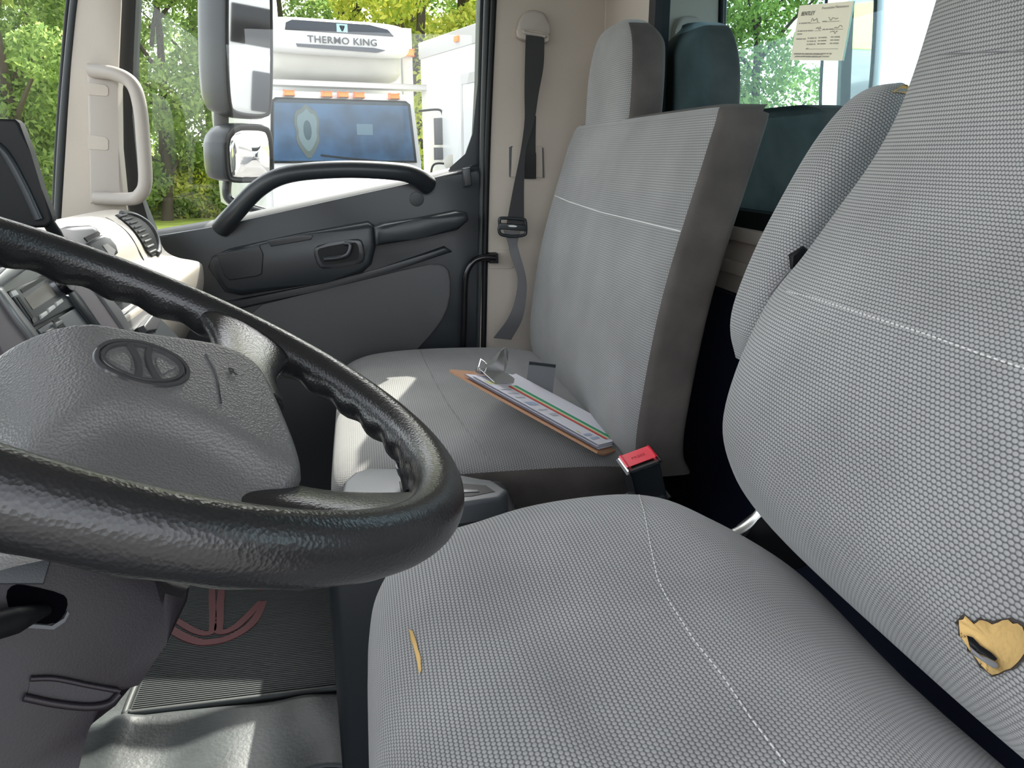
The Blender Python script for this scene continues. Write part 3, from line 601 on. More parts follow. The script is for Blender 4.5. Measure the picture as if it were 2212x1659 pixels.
# ================================================================== steering wheel
WC = Vector((-0.156, 0.5178, -0.1228)); tau, wy = 1.0907, 0.0986
WN = Vector((math.cos(tau) * math.cos(wy), math.cos(tau) * math.sin(wy), math.sin(tau)))
W1 = Z3.cross(WN).normalized(); W2v = WN.cross(W1)
HR = Vector((0.819, 0.47, -0.328)).normalized(); HN = HR.cross(Vector((-0.308, 0.85, 0.429))).normalized(); HU = HN.cross(HR)   # hub face: emblem right / normal / up
HC = ray(310, 785).normalized() * 0.555
def wp3(r, u, h=0): return HC + HR * r + HU * u + HN * h
sw = thing('steering_wheel', WC - WN * 0.06, 'black steering wheel with oval emblem on its padded hub', 'steering wheel')
v, f = [], []; NA, NB = 240, 28
for i in range(NA):
    a = 2 * math.pi * i / NA; d = W1 * math.cos(a) + W2v * math.sin(a)
    for k in range(NB):
        b = 2 * math.pi * k / NB; under = max(0, -math.sin(b)) * max(0, -math.cos(b) * 0.6 + 0.5)
        r = 0.0182 + 0.0030 * under * math.cos(a * 34)
        v.append(WC + d * (0.225 + r * math.cos(b)) + WN * (r * 1.02 * math.sin(b)))
for i in range(NA):
    for k in range(NB): f.append((i * NB + k, ((i + 1) % NA) * NB + k, ((i + 1) % NA) * NB + (k + 1) % NB, i * NB + (k + 1) % NB))
mesh('rim', v, f, 'rim', sw, angle=180)
def spoke(ang, p0, w0, w1, sag=0.004):
    p3 = WC + (W1 * math.cos(ang) + W2v * math.sin(ang)) * 0.222; t = (p3 - p0).normalized(); side = WN.cross(t).normalized(); nn_ = t.cross(side)
    PP = catmull([p0 - t * 0.02, p0.lerp(p3, 0.35) - WN * sag, p0.lerp(p3, 0.75) - WN * (sag * 0.8), p3], 5)
    WW = catmull([Vector((w, th_, 0)) for w, th_ in zip((w0, w0 * 0.8, (w0 + w1) * 0.42, w1), (0.012, 0.011, 0.012, 0.013))], 5)
    return loft('spoke', [seat_ring(p, -nn_, side, w.y, w.y, w.x, 2.6, 40) for p, w in zip(PP, WW)], 'rim', sw)
spoke(math.radians(-22), wp3(0.082, 0.02, -0.022), 0.032, 0.050); spoke(math.radians(-116), wp3(0.066, -0.088, -0.030), 0.036, 0.058)
spoke(math.radians(76), wp3(-0.03, 0.0, -0.11), 0.032, 0.045, 0.01); spoke(math.radians(172), wp3(-0.03, -0.06, -0.07), 0.036, 0.05, 0.0)
# padded hub
hp = [(0.0, 0.040), (0.045, 0.044), (0.072, 0.044), (0.090, 0.033), (0.095, 0.010), (0.095, -0.03), (0.094, -0.07), (0.088, -0.098), (0.05, -0.118), (0.0, -0.130)]
outl = [Vector((a, b, 0)) for a, b in hp] + [Vector((-a, b, 0)) for a, b in hp[-2:0:-1]]
outl = chaikin(outl, 2)
def hubh(r, u):
    h = -13.0 * min(0, r + 0.016) ** 2 - 1.0 * max(0, r - 0.05) ** 2
    uc = -0.045 - 8.0 * (r + 0.01) ** 2 if r < 0.06 else -0.045 - 8.0 * 0.07 ** 2 - 0.5 * (r - 0.06)
    e = 1 / (1 + math.exp(max(-40, min(40, (u - uc) / 0.005)))); return h - 0.014 * e - 1.5 * min(0, u - uc) ** 2
rings = []
for s in [0.03] + [k / 40 for k in range(2, 38)] + [0.955, 0.975, 0.99, 1.0]:
    ed = max(0, (s - 0.90) / 0.10); rg = []
    for p in outl: r, u = p.x * s, (p.y + 0.03) * s - 0.03; rg.append(wp3(r, u, hubh(r, u) - 0.010 * ed ** 2.5))
    rings.append(rg)
rings.append([wp3(p.x, p.y, hubh(p.x, p.y) - 0.020) for p in outl]); rings.append([wp3(p.x * 0.6 + 0.02, p.y * 0.45, -0.06) for p in outl])
hb_ = loft('hub_pad', rings, 'hub', sw, angle=70)
def hubp(r, u, h=0): return wp3(r, u, hubh(r, u) + h)
def ring_strip(name, cx, cy, ra, rb, w, m, par, h, a0=0, a1=2 * math.pi, n=64, th=0.0014):
    P = []; full = abs(a1 - a0 - 2 * math.pi) < 1e-6
    rings = []
    for k in range(n + 1):
        a = a0 + (a1 - a0) * k / n; rings.append([hubp(cx + (ra + dx) * math.cos(a), cy + (rb + dx) * math.sin(a), h + dh) for dx, dh in ((-w, -th), (-w * .55, th), (w * .55, th), (w, -th))])
    return loft(name, rings, m, par, cap=False, closed=False)
em = ring_strip('emblem_ring', 0, 0.0, 0.0245, 0.0185, 0.0018, 'emblem', hb_, 0.0006)
ring_strip('emblem_groove', 0, 0.0, 0.0282, 0.0222, 0.0022, 'emblem', hb_, 0.0002)
rr2 = [hubp(0.0235 * math.cos(a), 0.0175 * math.sin(a), -0.0002) for a in [k * math.pi / 20 for k in range(40)]]
slab('emblem_field', rr2, WN * -0.001, 'charcoal_gloss', hb_)
for sg in (-1, 1):
    rings = []
    for k in range(13):
        t = k / 12 * 2 - 1; x = sg * (0.0035 + 0.0030 * t * t); rings.append([hubp(x + dx * 0.0028, t * 0.0175, 0.0004 + dh) for dx, dh in ((-1, -0.001), (-.6, 0.0016), (.6, 0.0016), (1, -0.001))])
    loft('emblem_bar', rings, 'emblem', hb_, cap=False, closed=False)
    pts = [hubp(sg * (0.0080 + 0.0020 * t * t), t * 0.0100, 0.0008) for t in (-1, -.5, 0, .5, 1)] + [hubp(sg * 0.0205, 0.0, 0.0008)]
    slab('emblem_leaf', pts if sg > 0 else pts[::-1], WN * -0.001, 'hub', hb_, 0.0004)
tube('hub_crease', [hubp(0.046, 0.022, 0.0002), hubp(0.048, 0.0, 0.0002), hubp(0.044, -0.032, 0.0002)], 0.0007, 'charcoal_gloss', hb_, n=6)
text('airbag_mark', 'R', hubp(0.058, 0.002, 0.001), HR, HU, 0.010, 'emblem', hb_, 0.0004)
cyl = []
for h, r in ((-0.066, 0.04), (-0.09, 0.04), (-0.13, 0.034)): cyl.append([WC + W1 * (math.cos(a) * r) + W2v * (math.sin(a) * r) + WN * h for a in [k * math.pi / 16 for k in range(32)]])
loft('wheel_boss', cyl, 'black', sw)

# ================================================================== steering column shroud
pp0 = onY(200, 1360, 0.52); pn = Vector((0.50, -0.78, 0.38)).normalized()
cl_ = thing('steering_column', pp0 - Z3 * 0.2, 'dark plum steering column shroud with ignition opening and stalk', 'steering column')
def SP(u, v, k=0.0): return onP(u, v, pp0 + pn * k, pn)
slab('shroud', [SP(u, v) for u, v in ((-160, 1150), (20, 1180), (120, 1196), (330, 1238), (425, 1262), (418, 1300), (360, 1390), (300, 1480), (262, 1532), (190, 1580), (125, 1612), (95, 1650), (60, 1760), (-160, 1760))], -pn * 0.16, 'plum', cl_, 0.022, seg=5)
slab('shroud_panel', [SP(u, v, 0.0015) for u, v in ((-150, 1165), (0, 1188), (112, 1206), (95, 1262), (-150, 1262))], -pn * 0.003, 'charcoal', cl_, 0.001)
slab('stalk_opening', [SP(u, v, 0.001) for u, v in ((12, 1280), (30, 1262), (60, 1264), (135, 1282), (148, 1298), (140, 1330), (115, 1350), (60, 1345), (20, 1320))], -pn * 0.003, 'void', cl_, 0.0, rnd=1)
slab('opening_lip', [SP(u, v, 0.0025) for u, v in ((50, 1347), (112, 1352), (138, 1336), (146, 1320), (150, 1326), (140, 1344), (116, 1360), (52, 1356))], -pn * 0.003, 'charcoal_gloss', cl_)
tube('stalk', [SP(100, 1318, 0.0), SP(60, 1330, 0.012), SP(15, 1345, 0.02), SP(-60, 1365, 0.03)], lambda t: 0.004 + 0.005 * min(1, t * 1.8), 'black', cl_, n=14)
slab('pull_recess', [SP(u, v, 0.0008) for u, v in ((60, 1500), (66, 1462), (80, 1459), (180, 1475), (262, 1492), (240, 1520), (190, 1528), (60, 1510))], -pn * 0.002, 'plum', cl_, 0.0)
tube('recess_lip', [SP(u, v, 0.003) for u, v in ((52, 1506), (120, 1520), (190, 1527), (235, 1520), (258, 1500))], 0.0028, 'plum', cl_, n=8)
tube('recess_lip', [SP(u, v, 0.002) for u, v in ((66, 1466), (120, 1466), (190, 1480), (255, 1492))], 0.002, 'plum', cl_, n=8)

# ================================================================== dashboard
da = thing('dashboard', (-0.6, 1.0, -0.6), 'taupe and dark dashboard with radio, centre stack and end vent', 'dashboard')
prof = [(-0.94, -0.20), (-0.70, -0.145), (-0.60, -0.122), (-0.54, -0.113), (-0.50, -0.118), (-0.47, -0.14), (-0.452, -0.17), (-0.44, -0.205), (-0.415, -0.222), (-0.385, -0.229), (-0.368, -0.235), (-0.362, -0.25), (-0.368, -0.30), (-0.40, -0.38), (-0.47, -0.47), (-0.60, -0.52), (-0.94, -0.54)]
pc = catmull([Vector((a, 0, b)) for a, b in prof], 4)
loft('dash_body', [[Vector((p.x, y, p.z)) for p in pc] for y in (1.25, 1.40, 1.60, 1.78, 1.865, 1.885)], 'taupe_dash', da)
prof2 = [(-0.94, -0.22), (-0.60, -0.20), (-0.50, -0.22), (-0.47, -0.30), (-0.47, -0.60), (-0.94, -0.62)]
loft('driver_dash', [[Vector((p[0], y, p[1])) for p in prof2] for y in (-0.08, 1.27)], 'charcoal', da)
def DP(y, s, k=0.0):  # point on the dash profile, s in 0..1 between two profile stations, lifted k
    i = 4 * 4 + s * 4 * 3; a = pc[int(i)]; b = pc[min(int(i) + 1, len(pc) - 1)]; p = a.lerp(b, i - int(i)); t = (b - a).normalized()
    return Vector((p.x + k * 0.85, y, p.z + k * 0.5))
vr = []
for k in range(9):
    s = k / 8; w = 0.062 * (1 - abs(s * 2 - 1) ** 4 * 0.35); vr.append([DP(1.80 + w * t, s, 0.004 if abs(t) < 1 else -0.002) for t in (-1, -0.97, -.5, 0, .5, .97, 1)])
ve = loft('air_vent', vr, 'black', da, closed=False, cap=False); ve['label'] = 'black finned vent at the passenger end'
for k in range(9):
    s = 0.08 + 0.105 * k; a, b = DP(1.747, s, 0.006), DP(1.80, s, 0.006); tube('vent_fin', [a, b], 0.0022, 'charcoal_soft', ve, n=6, sm=0)
tube('vent_bezel', [DP(1.80 + 0.064 * math.cos(a), 0.5 + 0.5 * math.sin(a), 0.004) for a in [-math.pi / 2 + k * math.pi / 10 for k in range(11)]], 0.006, 'dark_silver', ve, n=8)
tube('dash_seam', [DP(1.70, s, 0.0005) for s in (0, .2, .4, .6, .8, 1)], 0.0012, 'charcoal', da, n=6)
# centre stack
s0 = Vector((-0.395, 1.05, -0.175)); sn = Vector((0.93, 0, 0.37)).normalized()
def ST(u, v, k=0.0): return onP(u, v, s0 + sn * k, sn)
def stk(name, px, k, th, m, par, bev=0.0, rnd=0): return slab(name, [ST(u, v, k) for u, v in px], sn * -th, m, par, bev, rnd=rnd)
stk('stack_panel', ((-90, 610), (110, 530), (210, 560), (300, 640), (420, 760), (330, 860), (-90, 860)), -0.006, 0.10, 'charcoal', da, 0.006)
ra = thing('radio', ST(95, 660), 'grey car radio with round knob and small display', 'radio')
rb_ = stk('radio_body', ((20, 628), (114, 588), (162, 660), (74, 706)), 0.002, 0.02, 'dark_silver', ra, 0.0015)
stk('radio_display', ((54, 643), (103, 610), (121, 638), (72, 669)), 0.0026, 0.001, 'lcd', ra)
stk('disc_slot', ((44, 625), (104, 590), (108, 597), (50, 633)), 0.0026, 0.001, 'black', ra)
kc = ST(125, 614, 0.0); kr = [0.019, 0.019, 0.016]
e1_, e2_ = Y3, sn.cross(Y3)
loft('volume_knob', [[kc + sn * h + (e1_ * math.cos(a) + e2_ * math.sin(a)) * r for a in [k * math.pi / 14 for k in range(28)]] for h, r in ((0.0, 0.0175), (0.012, 0.0165), (0.014, 0.015), (0.0142, 0.012))], 'black_gloss', ra, angle=35)
loft('knob_ring', [[kc + sn * h + (e1_ * math.cos(a) + e2_ * math.sin(a)) * r for a in [k * math.pi / 14 for k in range(29)]] for h, r in ((0.002, 0.0195), (0.005, 0.0195), (0.005, 0.0165))], 'chrome', ra, closed=False, cap=False)
for k in range(3):
    u, w = 88 + k * 16.5, 680 - k * 13.5; stk('preset_button', ((u, w), (u + 13, w - 9), (u + 17, w - 2), (u + 3, w + 9)), 0.0045, 0.003, 'white_btn', ra, 0.0006)
stk('side_button', ((24, 630), (34, 626), (42, 636), (30, 641)), 0.0045, 0.003, 'white_btn', ra, 0.0008)
stk('side_slot', ((36, 642), (42, 640), (76, 690), (72, 694)), 0.0028, 0.001, 'black', ra)
stk('jack_socket', ((68, 688), (76, 683), (80, 693), (73, 700)), 0.0035, 0.002, 'black_gloss', ra, rnd=1)
stk('lower_panel', ((82, 712), (165, 664), (225, 728), (150, 790)), 0.001, 0.01, 'grey_plastic', da, 0.001)
rk = stk('rocker_switch', ((98, 716), (115, 706), (148, 742), (130, 756)), 0.006, 0.006, 'dark_silver', da, 0.002)
stk('slider_slot', ((113, 692), (124, 684), (162, 728), (150, 736)), 0.0018, 0.001, 'black', da)
stk('slider_knob', ((120, 698), (134, 690), (138, 697), (125, 706)), 0.008, 0.007, 'silver_plastic', da, 0.001)
stk('bezel_strip', ((-6, 622), (6, 616), (60, 690), (112, 752), (100, 764), (40, 690)), 0.010, 0.014, 'silver_plastic', da, 0.005)
stk('bezel_strip', ((112, 584), (126, 578), (178, 645), (230, 716), (216, 722), (160, 650)), 0.006, 0.010, 'charcoal_gloss', da, 0.004)
stk('bezel_strip', ((-60, 645), (20, 575), (72, 555), (70, 575), (4, 620)), 0.008, 0.012, 'silver_plastic', da, 0.004)
stk('side_panel', ((-60, 640), (0, 648), (100, 764), (60, 800), (40, 850), (0, 740), (-60, 690)), 0.004, 0.03, 'mauve', da, 0.002)
stk('side_panel', ((128, 580), (192, 600), (278, 716), (228, 724)), 0.002, 0.03, 'mauve', da, 0.002)
stk('edge_strip', ((190, 598), (206, 604), (262, 668), (290, 716), (276, 722)), 0.006, 0.02, 'silver_plastic', da, 0.003)
stk('cup_tray', ((212, 600), (300, 640), (345, 685), (340, 712), (290, 716)), -0.002, 0.03, 'dark_silver', da, 0.002)
stk('tray_slot', ((244, 652), (268, 632), (278, 640), (254, 662)), -0.001, 0.002, 'black', da)
stk('ashtray_lid', ((262, 682), (296, 650), (330, 672), (290, 716)), 0.004, 0.006, 'silver_plastic', da, 0.002)
stk('ashtray_pull', ((312, 702), (336, 672), (352, 684), (340, 712), (318, 716)), 0.016, 0.016, 'dark_silver', da, 0.003)
# glossy upper binnacle in front of the taupe dash top
pb, nb = Vector((-0.46, 1.28, -0.16)), Vector((0.80, -0.35, 0.45)).normalized()
def BN(u, v, k=0.0): return onP(u, v, pb + nb * k, nb)
slab('binnacle_hood', [BN(u, v) for u, v in ((60, 520), (126, 492), (150, 484), (196, 482), (214, 490), (222, 506), (210, 560), (60, 600))], nb * -0.06, 'dark_silver', da, 0.012, seg=4)
slab('binnacle_slot', [BN(u, v, 0.001) for u, v in ((182, 513), (212, 499), (218, 504), (190, 522))], nb * -0.002, 'black', da)
slab('binnacle_face', [BN(u, v, 0.010) for u, v in ((188, 524), (222, 505), (240, 510), (254, 530), (258, 545), (215, 580))], nb * -0.03, 'dark_silver', da, 0.006)
slab('binnacle_lid', [BN(u, v, 0.0108) for u, v in ((222, 530), (232, 526), (250, 540), (244, 560))], nb * -0.001, 'silver_plastic', da)
# black screen housing at the left edge
tb = thing('screen_housing', onY(60, 490, 1.15), 'black plastic screen housing standing on the dashboard', 'screen')
slab('housing_shell', [onY(u, v, 1.15) for u, v in ((-160, 252), (32, 257), (42, 266), (66, 330), (90, 410), (113, 470), (112, 482), (100, 492), (-160, 500))], (-0.01, 0.045, 0), 'black', tb, 0.005)
tube('housing_ridge', [onY(u, v, 1.149) for u, v in ((-30, 300), (10, 330), (50, 400), (84, 474))], 0.006, 'charcoal', tb, n=8)
tube('housing_stand', [onY(104, 480, 1.16), onY(122, 508, 1.17), onY(130, 530, 1.18)], 0.008, 'black', tb, n=8)

# ================================================================== floor mat and liner
fm = thing('floor_mat', onZ(500, 1450, ZF), 'ribbed black rubber floor mat with a red anchor emblem', 'floor mat')
ZM = ZF + 0.012
mt = [onZ(u, v, ZM) for u, v in ((262, 1508), (285, 1553), (470, 1528), (712, 1490))]; xl = mt[1].x; y0 = mt[1].y
MX0, MX1, MY0, MY1 = -0.435, -0.075, 1.175, 1.66
abox('mat_base', (MX0, MY0, ZF + 0.001), (MX1, MY1, ZM - 0.004), 'mat_rubber', fm, 0.002)
v, f = [], []
def rib(x0, x1, y, w, z0, z1):
    i = len(v); v.extend([(x0, y - w, z0), (x1, y - w, z0), (x1, y - w * .5, z1), (x0, y - w * .5, z1), (x0, y + w, z0), (x1, y + w, z0), (x1, y + w * .5, z1), (x0, y + w * .5, z1)])
    f.extend([(i, i + 1, i + 2, i + 3), (i + 3, i + 2, i + 6, i + 7), (i + 7, i + 6, i + 5, i + 4), (i, i + 3, i + 7, i + 4), (i + 1, i + 5, i + 6, i + 2)])
y = MY0 + 0.018
while y < MY1 - 0.01: rib(MX0 + 0.012, MX1 - 0.008, y, 0.0021, ZM - 0.0045, ZM - 0.0015); y += 0.0056
o = mesh('mat_ribs', v, f, 'mat_rubber', fm, smooth=False); o['kind'] = 'stuff'
tube('mat_lip', [(MX0 + 0.004, MY1, ZM - 0.001), (MX0 + 0.004, 1.4, ZM - 0.001), (MX0 + 0.004, MY0 + 0.02, ZM - 0.001), (MX0 + 0.012, MY0 + 0.005, ZM - 0.001), (MX0 + 0.05, MY0 + 0.003, ZM - 0.001), (MX1, MY0 + 0.003, ZM - 0.001)], 0.006, 'mat_rubber', fm, n=10)
def zribbon(name, px, w, m, par):
    P = catmull([onZ(u, q_, ZM) for u, q_ in px], 6); vv, ff = [], []
    for i, p in enumerate(P):
        t = (P[min(i + 1, len(P) - 1)] - P[max(0, i - 1)]).normalized(); s = Vector((-t.y, t.x, 0)) * (w * (1 - 0.5 * abs(i / (len(P) - 1) * 2 - 1) ** 6))
        vv += [p + s, p - s, p + s - Z3 * 0.004, p - s - Z3 * 0.004]
    for i in range(len(P) - 1): a, b = 4 * i, 4 * i + 4; ff += [(a, a + 1, b + 1, b), (a, b, b + 2, a + 2), (a + 1, a + 3, b + 3, b + 1)]
    return mesh(name, vv, ff, m, par, smooth=False)
an = zribbon('anchor_arc', ((330, 1325), (375, 1362), (415, 1382), (450, 1387), (500, 1375), (545, 1345), (572, 1298)), 0.009, 'anchor_red', fm)
zribbon('anchor_fluke', ((340, 1312), (390, 1345), (425, 1364), (455, 1366), (460, 1340), (458, 1290), (458, 1240)), 0.007, 'anchor_red', fm)
zribbon('anchor_fluke', ((482, 1240), (476, 1300), (474, 1340), (474, 1364), (505, 1356), (540, 1325), (562, 1298)), 0.008, 'anchor_red', fm)
zribbon('anchor_tip', ((556, 1272), (570, 1268)), 0.008, 'anchor_red', fm)
# wrinkled liner in front of it
ln = []
rnd = random.Random(3)
for i in range(25):
    t = i / 24; row = []
    for k in range(41):
        s = k / 40; x = -0.62 + 0.60 * s; yn = 1.03 - 0.04 * s + 0.02 * math.sin(6 * s) + 0.012 * math.sin(17 * s); y = yn + (1.20 - yn) * t
        z = ZF + 0.008 + 0.010 * (0.5 + 0.5 * math.sin(9 * x + 14 * y)) + 0.008 * math.exp(-((s - 0.80) / 0.06) ** 2) * t + (0.006 * math.sin(23 * s) * (1 - t)) + 0.014 * math.exp(-((x + 0.43) / 0.02) ** 2) * t
        z = min(z, ZF + 0.03 if t < 0.8 else ZF + 0.004 + 0.02 * (1 - t)); row.append(Vector((x, y, z)))
    ln.append(row)
o = loft('floor_liner', ln, 'floor_rubber', None, closed=False, cap=False); tag(o, 'creased rubber floor liner with ragged edge below the mat', 'floor liner')
o.modifiers.new('thickness', 'SOLIDIFY').thickness = 0.003

# ================================================================== service card on the rear window
XC = XR + 0.0115
cd = thing('service_card', onX(1765, 130, XC), 'cream preventative maintenance card stuck on the rear window', 'card')
TL, TR_, BL, BR = [onX(u, v, XC - 0.001) for u, v in ((1727, 12), (1843, 2), (1707, 130), (1819, 131))]
slab('card', [TL, TR_, BR, BL], (0.0006, 0, 0), 'paper_cream', cd)
def CD(s, t): return (TL * (1 - s) + TR_ * s) * (1 - t) + (BL * (1 - s) + BR * s) * t - X3 * 0.0006
rx = (TR_ - TL + BR - BL).normalized(); uy = (TL - BL + TR_ - BR).normalized(); H = (TL - BL).length
fx = (TR_ - TL).length
def line(s, t, body, size, m='ink_faint', it=False, al='LEFT', wd=1.0): text('card_lettering', body, CD(s, t), rx, uy, size * H, m, cd, 0.0001, al, it, wd)
line(0.07, 0.19, 'BENTLEY', 0.105, 'ink_dark', True, wd=1.15); line(0.47, 0.10, 'Preventative Maintenance', 0.062, 'ink_faint', wd=1.35)
def words(s, t, lens, h=0.022, m='ink_faint'):
    for w in lens:   # print too small to read: one bar for each word
        p, q2 = CD(s, t), CD(s + w, t); mesh('small_print', [p, q2, q2 + uy * (h * H), p + uy * (h * H)], [(0, 1, 2, 3)], m, cd, smooth=False); s += w + 0.015
def scrawl(s, t, w, seed, h=0.05):
    r_ = random.Random(seed); tube('handwriting', [CD(s + w * k / 9, t - 0.01 - h * r_.random()) for k in range(10)], 0.0004, 'ink_faint', cd, n=4, sm=3)
words(0.06, 0.335, (0.03, 0.12, 0.05)); scrawl(0.30, 0.325, 0.14, 1, 0.08); words(0.52, 0.325, (0.08,)); scrawl(0.62, 0.31, 0.18, 2)
words(0.06, 0.475, (0.03, 0.06, 0.03, 0.03, 0.10)); scrawl(0.42, 0.46, 0.10, 3, 0.06); words(0.55, 0.465, (0.05, 0.04, 0.08)); scrawl(0.76, 0.45, 0.14, 4)
words(0.06, 0.53, (0.10,)); scrawl(0.70, 0.545, 0.13, 5); words(0.06, 0.62, (0.12, 0.06))
for r_ in range(3):
    words(0.29, 0.61 + 0.055 * r_, (0.03, 0.08, 0.03)); words(0.50, 0.605 + 0.055 * r_, (0.04, 0.10)); words(0.73, 0.60 + 0.055 * r_, (0.05, 0.09))
words(0.29, 0.80, (0.05,)); words(0.07, 0.89, (0.14, 0.05, 0.08, 0.05, 0.12, 0.11, 0.03, 0.04)); words(0.10, 0.94, (0.10, 0.09, 0.10, 0.12, 0.05, 0.12))
for (s0_, s1_, t_) in ((0.27, 0.48, 0.335), (0.6, 0.83, 0.325), (0.40, 0.53, 0.475), (0.73, 0.92, 0.465), (0.35, 0.90, 0.80)):
    a, b = CD(s0_, t_), CD(s1_, t_); mesh('ruled_line', [a, b, b + uy * 0.0006, a + uy * 0.0006], [(0, 1, 2, 3)], 'ink_faint', cd, smooth=False)
line(0.06, 0.895, 'ATTENTION: This vehicle has been maintained by', 0.042, wd=1.22); line(0.09, 0.94, 'professional technicians, please call for service', 0.042, wd=1.2)

# ================================================================== passenger side mirrors
sm_ = thing('side_mirror', onY(500, 430, 2.35), 'black truck side mirror with tall flat glass above a convex glass', 'mirror')
YM = 2.36
def mirror_unit(pxf, hname, gname, n, thick, convex):
    n = n.normalized(); c = sum((onY(u, v, YM) for u, v in pxf), Vector()) / len(pxf)
    P = chaikin([onP(u, v, c, n) for u, v in pxf], 2)
    cc = sum(P, Vector()) / len(P); hs = []
    for s, d in ((0.985, -0.004), (1.03, 0.0), (1.06, 0.012), (1.07, 0.05), (1.02, thick * 0.8), (0.9, thick)): hs.append([cc + (p - cc) * s - n * d for p in P])
    h = loft(hname, hs, 'charcoal', sm_, angle=50)
    tube('glass_rim', [cc + (p - cc) * 1.0 + n * 0.003 for p in P + [P[0]]], 0.006, 'black', sm_, n=8, sm=0)
    rings = []
    for s in (1.0, 0.8, 0.6, 0.4, 0.2, 0.02): rings.append([cc + (p - cc) * (s * 0.97) + n * (0.0055 + convex * (1 - s * s)) for p in P])
    g = loft(gname, rings, 'mirror', sm_, angle=180) if convex else slab(gname, [cc + (p - cc) * 0.97 + n * 0.0055 for p in P], n * -0.002, 'mirror', sm_)
mirror_unit(((490, -160), (580, -165), (584, 60), (583, 236), (572, 252), (505, 246), (492, 225), (487, 90)), 'mirror_housing', 'mirror_glass', Vector((0.74, -0.66, -0.10)), 0.12, 0.0)
mirror_unit(((484, 274), (562, 271), (584, 283), (587, 380), (582, 388), (500, 392), (488, 380)), 'convex_housing', 'convex_glass', Vector((0.74, -0.66, -0.06)), 0.10, 0.010)
tube('mirror_arm', [onY(u, v, 2.40) for u, v in ((492, 380), (490, 420), (505, 437), (540, 448), (620, 470))], 0.013, 'charcoal_gloss', sm_)
tube('arm_link', [onY(478, 225, 2.40), onY(478, 275, 2.40)], 0.02, 'charcoal_soft', sm_, sm=0)

# ================================================================== outside ground
ZG = -1.95
gd = abox('ground', (-80, -80, ZG - 0.2), (80, 140, ZG), 'asphalt'); tag(gd, 'cracked grey asphalt of the truck yard', 'ground', kind='structure')
lw = abox('lawn', (-70, 14.5, ZG - 0.1), (60, 90, ZG + 0.03), 'lawn'); tag(lw, 'bright mown grass beyond the yard', 'lawn', kind='structure')

# ================================================================== the refrigerated truck facing the cab
th = math.radians(14); TD = Vector((math.cos(th), math.sin(th), 0)); TF = Vector((math.sin(th), -math.cos(th), 0))
T0 = onY(749, 352, 11.1); T0.z = ZG
def TP(a, h, d=0.0): return T0 + TD * a + Z3 * h + TF * d     # a across, h above ground, d towards us
tk = thing('refrigerated_truck', T0, 'white truck with roof refrigeration unit facing the passenger window', 'truck')
def tslab(name, pts, d, back, m, par=tk, bev=0.0, rnd=0): return slab(name, [TP(a, h, d) for a, h in pts], TF * -back, m, par, bev, rnd=rnd)
zh = lambda v: onY(747, v, 11.1).z - ZG
h0, h1 = zh(352), zh(222)
cabb = tslab('cab_shell', ((-1.08, 0.9), (-1.08, h0), (-1.0, h1 + 0.05), (-0.93, h1 + 0.13), (0.93, h1 + 0.13), (1.0, h1 + 0.05), (1.08, h0), (1.08, 0.9)), -0.05, 1.3, 'truck_white', bev=0.04)
ws = tslab('windscreen', ((-0.98, h0 + 0.02), (-0.91, h1 - 0.02), (-0.85, h1 + 0.02), (0.85, h1 + 0.02), (0.91, h1 - 0.02), (0.98, h0 + 0.02)), 0.048, 0.004, 'truck_glass')
tslab('windscreen_seal', ((-1.0, h0), (-0.93, h1), (-0.87, h1 + 0.045), (0.87, h1 + 0.045), (0.93, h1), (1.0, h0)), -0.002, 0.03, 'black')
tslab('cab_interior_reflection', ((-0.96, h0 + 0.03), (-0.89, h1 - 0.02), (0.89, h1 - 0.02), (0.96, h0 + 0.03)), 0.003, 0.004, 'cab_inside_reflection')  # interior panel; its blue stands in for sky reflected in the glass
R = []
for d, w, top in ((0.0, 1.02, h0), (0.3, 1.0, h0 - 0.03), (0.7, 0.95, h0 - 0.08), (1.1, 0.9, h0 - 0.16), (1.3, 0.86, h0 - 0.30), (1.36, 0.84, h0 - 0.55), (1.36, 0.84, 0.6)):
    R.append([TP(x * w, top - (abs(x) ** 3) * 0.22 if abs(x) < 1 else 0.6, d) for x in (-1, -0.98, -0.9, -0.7, -0.4, -0.1, 0.1, 0.4, 0.7, 0.9, 0.98, 1)])
loft('bonnet', R, 'truck_white', tk, closed=False, cap=False)
mk = []
for a in (-0.70, -0.215, 0.0, 0.215, 0.70):
    box('marker_lamp', TP(a, h1 + 0.10, 0.0), TD, TF, Z3, 0.062, 0.05, 0.03, 'amber', tk, 0.012)
tube('wiper', [TP(-0.35, h0 + 0.10, 0.03), TP(0.0, h0 + 0.06, 0.035), TP(0.45, h0 + 0.02, 0.03)], 0.012, 'black', tk, n=6)
# shield on the glass
sc_ = -0.50; hm = (h0 + h1) / 2; Hs = (h1 - h0) * 0.48
shp = [(0, 1.0), (0.12, 0.78), (0.30, 0.72), (0.36, 0.35), (0.30, 0.0), (0.34, -0.25), (0.20, -0.62), (0, -0.95), (-0.20, -0.62), (-0.34, -0.25), (-0.30, 0.0), (-0.36, 0.35), (-0.30, 0.72), (-0.12, 0.78)]
sh = tslab('shield_emblem', [(sc_ + x * Hs * 1.25, hm + y_ * Hs) for x, y_ in shp], 0.020, 0.006, 'shield_gold', rnd=1)
tslab('shield_face', [(sc_ + x * Hs * 1.0, hm + 0.05 * Hs + y_ * Hs * 0.78) for x, y_ in shp], 0.026, 0.006, 'shield_cream', sh, rnd=1)
tslab('shield_oval', [(sc_ + 0.14 * Hs * math.cos(a), hm + 0.08 * Hs + 0.34 * Hs * math.sin(a)) for a in [k * math.pi / 10 for k in range(20)]], 0.031, 0.006, 'shield_green', sh)
